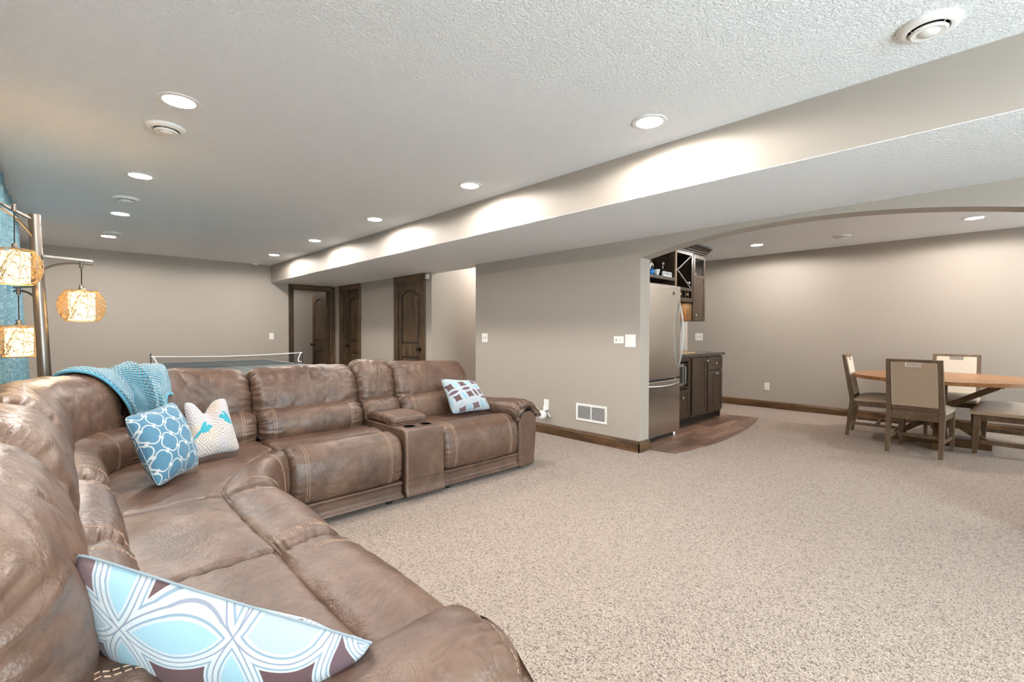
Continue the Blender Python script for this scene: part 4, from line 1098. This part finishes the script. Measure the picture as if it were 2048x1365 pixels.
# console with cup holders
g = module('storage_console', map_far, 1.735, 2.075, 33, seat=False, top_dz=.015, stitches=(.06,))
cb = Cushion(map_far, 1.739, 2.071, [(.0, .03), (-.004, .1), (-.004, .3), (0, .47), (.02, .503), (.08, .510), (.4, .510), (.62, .508), (.66, .48), (.66, .2), (.6, .03), (.3, .03)], .012, 14, 5, .0006, 0, 34)
cb.build('console_body', L2_, g); cb.stitch(.05, (0,), cond=lambda d, z: d < .1 and z > .05)
MB().box(1.741, 2.069, FYR-.0055, FYR-.003, .150, .153).build('panel_seam', M['slot'], g)
lid = Cushion(map_far, 1.752, 2.058, [(.20, .520), (.195, .545), (.22, .568), (.34, .578), (.5, .575), (.585, .56), (.60, .53), (.58, .512), (.4, .511), (.22, .511)], .03, 26, 6, .003, .002, 35); lid.build('console_lid', L1, g)
for x in (1.835, 1.975):
    MB().lathe([(.046, .508), (.046, .5125), (.040, .5135), (.038, .511)], (x, FYR+.105, 0), 28).build('cup_holder_ring', M['black'], g, smooth=True)
    MB().lathe([(0, .5125), (.0385, .5125)], (x, FYR+.105, 0), 28).build('cup_well', M['slot'], g)
# arms
def arm(nm, mapf, seed, st=0.0):
    """mapf(depth, across, z); across 0 = seat side, .235 = outside"""
    g = link(nm, None, sofa)
    body = Cushion(mapf, st*.85, .93, [(.012, .03), (.006, .2), (.004, .42), (.02, .52), (.075, .565), (.14, .57), (.195, .54), (.222, .46), (.222, .3), (.205, .12), (.19, .03), (.1, .028)], .022, 20, 6, .0012, 0, seed)
    body.build('arm_body', L2_, g)
    zf = lambda a, d, z: -.055*max(0, a-.25)/.75-.045*max(0, (.10-a)/.10)**2
    pad = Cushion(mapf, -.012+st, .86, [(-.030, .465), (-.038, .52), (-.010, .572), (.055, .600), (.13, .602), (.200, .578), (.242, .532), (.250, .485), (.233, .468), (.21, .50), (.13, .552), (.05, .545), (-.012, .48)], .05, 60, 7, .006, .009, seed+1, zf)
    pad.build('arm_pad', L1, g)
    pad.stitch(.03, (0,), cond=lambda d, z: z > .49 and d > -.03 and d < .24 and not (.0 < d < .20 and z < .56))
    return g
arm('end_arm', lambda u, a, z: (2.862+a, FYR+u, z), 41)
arm('near_arm', lambda u, a, z: (FXN-u, .872-a*.93, z-.008), 45, .105)
for x, y in ((.70, .70), (-.15, .70), (.70, 2.2), (-.15, 2.2), (1.1, 2.95), (1.65, 2.95), (2.15, 2.95), (2.95, 2.95), (1.1, 3.75), (2.95, 3.75), (.1, 3.55)):
    MB().lathe([(.022, 0), (.025, .02), (.028, .05), (0, .05)], (x, y, 0), 12).build('foot', M['black'], sofa)

# ------------------------------------------------------------------ pillows
def pillow(label, q, T, mat, sag_=0, seed=0, group=None, n=44, pinchside=.05, flip=1, back=1.0):
    """q: corners TL, TR, BR, BL; face normal toward the viewer side"""
    q = [Vector(p) for p in q]; c = sum(q, Vector())/4
    nn = ((q[1]-q[0]+q[2]-q[3]).cross(q[3]-q[0]+q[2]-q[1])).normalized()*flip
    lo = min(p.z for p in q)
    t = thing('throw_pillow', label, 'pillow', (c.x, c.y, lo), group=group)
    V, Fc, UV = [], [], []
    def S(a, b):
        # concave sides
        a2 = a+pinchside*(2*b-1)*0; 
        da = pinchside*(1-(2*b-1)**2)*(1-2*a)*abs(2*a-1)**2; db = pinchside*(1-(2*a-1)**2)*(1-2*b)*abs(2*b-1)**2
        k4 = .05*abs(2*a-1)**5*abs(2*b-1)**5
        a2, b2 = a+da+k4*(1-2*a), b+db+k4*(1-2*b)
        return (q[0]*(1-a2)+q[1]*a2)*(1-b2)+(q[3]*(1-a2)+q[2]*a2)*b2
    for side in (1, -1):
        for j in range(n+1):
            for i in range(n+1):
                a, b = i/n, j/n
                h = ((1-abs(2*a-1)**2.6)*(1-abs(2*b-1)**2.6))**.62
                p = S(a, b)
                w_ = noise.noise(p*6+Vector((seed, 2*seed, 0)))*.010+noise.noise(p*14+Vector((seed*3, 1, 0)))*.0045
                p = p+nn*side*(h*T/2*(1 if side == 1 else back)+w_*min(1, h*2.5))
                if sag_: p = p+Vector((0, 0, -sag_*math.exp(-((a-.45)/.16)**2)*(1-b)**1.5))+nn*(-.25*sag_*math.exp(-((a-.45)/.2)**2)*(1-b))
                V.append(p); UV.append((a if side == 1 else 1-a, 1-b))
    m_ = (n+1)*(n+1)
    for side in (0, 1):
        for j in range(n):
            for i in range(n):
                k_ = side*m_+j*(n+1)+i; f = [k_, k_+1, k_+n+2, k_+n+1]
                Fc.append(f if side else f[::-1])
    off = base_of(t)
    me = bpy.data.meshes.new('cover'); me.from_pydata([tuple(p-off) for p in V], [], Fc)
    uvl = me.uv_layers.new(name='UVMap')
    for lp in me.loops: uvl.data[lp.index].uv = UV[lp.vertex_index]
    bm = bmesh.new(); bm.from_mesh(me); bmesh.ops.remove_doubles(bm, verts=bm.verts, dist=1e-5); bmesh.ops.recalc_face_normals(bm, faces=bm.faces); bm.to_mesh(me); bm.free()
    me.materials.append(mat); me.polygons.foreach_set('use_smooth', [True]*len(me.polygons))
    link('cover', me, t)
    ring = [S(i/n, 0) for i in range(n)]+[S(1, i/n) for i in range(n)]+[S(1-i/n, 1) for i in range(n)]+[S(0, 1-i/n) for i in range(n)]
    if sag_:
        ring = [p+(Vector((0, 0, -sag_*math.exp(-((i/n-.45)/.16)**2)))+nn*(-.25*sag_*math.exp(-((i/n-.45)/.2)**2)) if i < n else Vector()) for i, p in enumerate(ring)]
    MB().tube(ring, .0022, 6, closed=True).build('seam', M['piping'], t, smooth=True)
    return t
pillow('large white, blue and brown circle-print pillow propped on the near sofa arm', [(-.008, 1.08, .85), (.435, .800, .605), (.50, 1.00, .50), (.12, 1.19, .51)], .26, M['circles'], 0, 1, flip=-1, back=.04)
pillow('blue pillow with white trellis print in the sofa corner', [(.205, 2.86, .80), (.45, 3.12, .83), (.535, 2.93, .485), (.315, 2.66, .475)], .15, M['trellis'], 0, 2, flip=-1)
pillow('slumped off-white pillow with teal birds in the sofa corner', [(.505, 3.25, .80), (.735, 3.30, .80), (.765, 3.08, .50), (.50, 3.01, .50)], .12, M['birds'], .07, 3, flip=-1)
pillow('small white, blue and brown circle-print pillow on the end recliner by the far arm', [(2.375, 3.38, .805), (2.80, 3.40, .745), (2.80, 3.16, .505), (2.395, 3.22, .495)], .15, M['circles'], 0, 4, flip=-1)

# ------------------------------------------------------------------ throw blanket over the sofa corner back
def make_blanket():
    t = thing('throw_blanket', 'teal waffle-knit throw blanket draped over the sofa corner back', 'blanket', (.2, 3.5, .7))
    P = crom(P_back, 7); N = len(P)
    # the walk from the front low edge over the crest to the rear
    a = min(range(N), key=lambda i: (P[i][0]-.684)**2+(P[i][1]-.67)**2); idx = [(a+k_) % N for k_ in range(N)]
    walk = []
    for i in idx:
        d, z = P[i]
        if d > .955 and z < .70: break
        walk.append((d, z))
    Ls = [0]
    for p, q in zip(walk, walk[1:]): Ls.append(Ls[-1]+sqrt((q[0]-p[0])**2+(q[1]-p[1])**2))
    def prof(s):
        x = s*Ls[-1]
        for k_ in range(len(Ls)-1):
            if Ls[k_+1] >= x:
                f = (x-Ls[k_])/max(1e-9, Ls[k_+1]-Ls[k_]); d = walk[k_][0]+(walk[k_+1][0]-walk[k_][0])*f; z = walk[k_][1]+(walk[k_+1][1]-walk[k_][1])*f
                td, tz_ = walk[k_+1][0]-walk[k_][0], walk[k_+1][1]-walk[k_][1]; l_ = sqrt(td*td+tz_*tz_); return d, z, -tz_/l_, td/l_
        return (*walk[-1], 1, 0)
    nu, nv = 110, 90; V, UV = [], []
    for j in range(nv+1):
        s = j/nv
        for i in range(nu+1):
            a_ = i/nu
            ul = WU0+.6*R(58-17*min(1, s*1.7)); ur = WU0+.6*R(79+2*s)
            lo = .0+.22*max(0, a_-.25)+.05*sin(a_*9)            # lower front edge rises to the right
            s2 = lo+(1-lo)*s
            u_ = ul+(ur-ul)*a_
            d, z, nd, nz = prof(min(.999, s2))
            fold = .030+.030*max(0, sin(a_*10+s*3.2+1.2))**2*(1-.5*s)+.050*math.exp(-((a_-.55-.30*(s-.3))/.05)**2)*(1-s)-.014*math.exp(-((a_-.68-.30*(s-.3))/.04)**2)*(1-s)+.012*noise.noise(Vector((a_*5, s*4, 3)))
            edge = min(1, min(a_, 1-a_)/.06)
            fold = .010+(fold-.006)*(.35+.65*sqrt(edge))
            ej = max(0, abs(u_-WU0-WARC*.66)-.01)
            if ej < .14: fold -= .45*.095*(1-sqrt(max(0, 1-(1-ej/.14)**2)))
            z += .022*max(0, min(1, (z-.6)/.3))
            V.append(Vector(map_wedge(u_, d+nd*fold, z+nz*fold))); UV.append((a_*.62, s*.75))
    off = base_of(t)
    Fc = [(j*(nu+1)+i, j*(nu+1)+i+1, (j+1)*(nu+1)+i+1, (j+1)*(nu+1)+i) for j in range(nv) for i in range(nu)]
    me = bpy.data.meshes.new('cloth'); me.from_pydata([tuple(p-off) for p in V], [], Fc)
    uvl = me.uv_layers.new(name='UVMap')
    for lp in me.loops: uvl.data[lp.index].uv = UV[lp.vertex_index]
    me.materials.append(M['blanket']); me.polygons.foreach_set('use_smooth', [True]*len(me.polygons))
    o = link('cloth', me, t); so_ = o.modifiers.new('thick', 'SOLIDIFY'); so_.thickness = .009; so_.offset = -1
    hem = [V[i]+Vector((0, 0, 0)) for i in range(nu+1)]
    MB().tube(hem, .008, 8).build('hem', M['blanket'], t, smooth=True)
    hem = [V[j*(nu+1)] for j in range(nv+1)]
    MB().tube(hem, .008, 8).build('hem', M['blanket'], t, smooth=True)
make_blanket()

# ------------------------------------------------------------------ tree floor lamp with three woven shades
lx, ly = -.075, 4.10
lamp = thing('floor_lamp', 'bronze tree floor lamp with three glowing woven globe shades behind the sofa', 'lamp', (lx, ly, 0))
ptop, pbot = Vector((-.102, ly, 1.912)), Vector((-.035, ly, .02))
def on_pole(z): return pbot.lerp(ptop, (z-.02)/(1.912-.02))
MB().lathe([(0, 0), (.15, 0), (.155, .008), (.15, .018), (.04, .026), (.034, .05), (0, .05)], (-.035, ly, 0), 36).build('base', M['pole'], lamp, smooth=True)
MB().tube([pbot, pbot.lerp(ptop, .5), ptop], [.034, .032, .028], 20).build('pole', M['pole'], lamp, smooth=True)
def wicker_mesh(rx, rz):
    rnd = random.Random(11); mb = MB()
    for k_ in range(46):
        ax = Vector((rnd.gauss(0, 1), rnd.gauss(0, 1), rnd.gauss(0, 1)*.8)).normalized(); a = ax.orthogonal().normalized(); b = ax.cross(a)
        c = rnd.uniform(-.5, .5); rr = sqrt(1-c*c); ph = rnd.random()*6.28; pts = []; wob = rnd.uniform(.03, .10); fr_ = rnd.choice((2, 3, 4, 5))
        cur = []
        for i in range(49):
            th = 2*pi*i/48
            p = (a*cos(th)*rr+b*sin(th)*rr+ax*(c+wob*sin(fr_*th+ph))).normalized()
            z = p.z
            if abs(z) > .80:
                if len(cur) > 2: mb.tube(cur, .0017, 5, cap=False)
                cur = []; continue
            # flattened globe, cut off above and below
            e = sqrt(max(.0, 1-z*z)); f = e**.85
            cur.append(Vector((p.x/e*f*rx, p.y/e*f*rx, z*rz)))
        if len(cur) > 2: mb.tube(cur, .0017, 5, cap=False)
    for z, s in ((.80, 1), (-.80, 1)):
        f = sqrt(1-z*z)**.85
        for dr_ in (0, .005): mb.tube([Vector(((rx*f+dr_)*cos(i*pi/18), (rx*f+dr_)*sin(i*pi/18), z*rz)) for i in range(36)], .0024, 5, closed=True)
    return mb
wick = wicker_mesh(.117, .122); wick_me = None
def lamp_arm(z_arm, z_sup, tip, shade_c):
    """arm from the pole to tip, shade hangs at shade_c (centre)"""
    global wick_me
    p0 = on_pole(z_arm); ps = on_pole(z_sup); tip = Vector(tip); sc = Vector(shade_c)
    d = Vector((tip.x-p0.x, tip.y-p0.y, 0)); sd = Vector((-d.y, d.x, 0)).normalized()*.008
    a = MB().hexa([p0-sd-Vector((0, 0, .006)), p0+sd-Vector((0, 0, .006)), p0+sd+Vector((0, 0, .006)), p0-sd+Vector((0, 0, .006))],
                  [tip-sd-Vector((0, 0, .006)), tip+sd-Vector((0, 0, .006)), tip+sd+Vector((0, 0, .006)), tip-sd+Vector((0, 0, .006))]).build('arm', M['pole'], lamp)
    q2 = tip-Vector((0, 0, .022)); q1 = p0.lerp(tip, .30)-Vector((0, 0, .012)); pts = []
    for i in range(21):
        t_ = i/20; pts.append(ps*(1-t_)**2+q1*2*t_*(1-t_)+q2*t_*t_)
    MB().tube(pts, .007, 8).build('arm_support', M['pole'], lamp, smooth=True)
    top = Vector((sc.x, sc.y, tip.z-.012))
    MB().tube([top, Vector((sc.x, sc.y, sc.z+.125))], .0032, 6).build('cord', M['bronze'], lamp)
    MB().lathe([(0, tip.z-.006), (.011, tip.z-.008), (.011, tip.z-.05), (0, tip.z-.052)], (sc.x, sc.y, 0), 12).build('hook', M['pole'], lamp)
    MB().lathe([(0, .135), (.012, .135), (.014, .112), (.022, .108), (.022, .098), (0, .098)], sc, 14).build('socket', M['pole'], lamp)
    # drum inside and woven globe around
    sh = MB().lathe([(.064, .084), (.064, -.092), (.0625, -.092), (.0625, .084)], sc, 40)
    sh.f = [f for f in sh.f if len(f) == 4]
    sh = sh.build('lamp_shade', M['shade'], lamp, smooth=True)
    if wick_me is None:
        wo = wick.build('woven_globe', M['wicker'], lamp, smooth=True, local=True); wick_me = wo.data
    else: wo = link('woven_globe', wick_me, lamp)
    wo.location = sc-base_of(lamp)
    l = bpy.data.lights.new('lamp_bulb', 'POINT'); l.energy = 2.5; l.color = (1, .66, .30); l.shadow_soft_size = .03
    o = link('lamp_bulb', l, lamp); o.location = sc+Vector((0, 0, -.06))-base_of(lamp)
lamp_arm(1.665, 1.555, (.165, ly, 1.655), (.108, ly, 1.362))
lamp_arm(1.875, 1.745, (-.275, 3.86, 1.935), (-.178, 3.93, 1.568))
lamp_arm(1.475, 1.365, (-.205, 4.42, 1.480), (-.182, 4.32, 1.135))

# ------------------------------------------------------------------ curtain on the left wall
cu = thing('curtain', 'blue streaked curtain hanging beside the window on the left wall', 'curtain', (XL+.1, 6.6, 0))
nu, nv = 210, 30; V = []
for j in range(nv+1):
    z = .03+(2.435-.03)*j/nv; fl = 1-j/nv
    for i in range(nu+1):
        s = i/nu; y = 4.3+(7.42-4.3)*s+.25*fl*s**3
        amp = .028+.02*fl
        V.append(Vector((XL+.085+.075*fl*s+amp*sin(s*92+.6*sin(s*9))+.006*sin(z*3+s*20), y, z)))
mb = MB(); mb.v = V; mb.f = [(j*(nu+1)+i, j*(nu+1)+i+1, (j+1)*(nu+1)+i+1, (j+1)*(nu+1)+i) for j in range(nv) for i in range(nu)]
mb.build('panel', M['curtain'], cu, smooth=True)
MB().tube([(XL+.085, 4.2, 2.442), (XL+.085, 7.55, 2.442)], .012, 10).build('rod', M['bronze'], cu)
for y in (4.3, 5.8, 7.5): MB().tube([(XL, y, 2.442), (XL+.085, y, 2.442)], .008, 8).build('bracket', M['bronze'], cu)
for i in range(17): MB().tube([(XL+.085+.018*cos(a*pi/8), 4.34+i*.192, 2.432+.022*sin(a*pi/8)) for a in range(16)], .0025, 5, closed=True).build('ring', M['bronze'], cu)
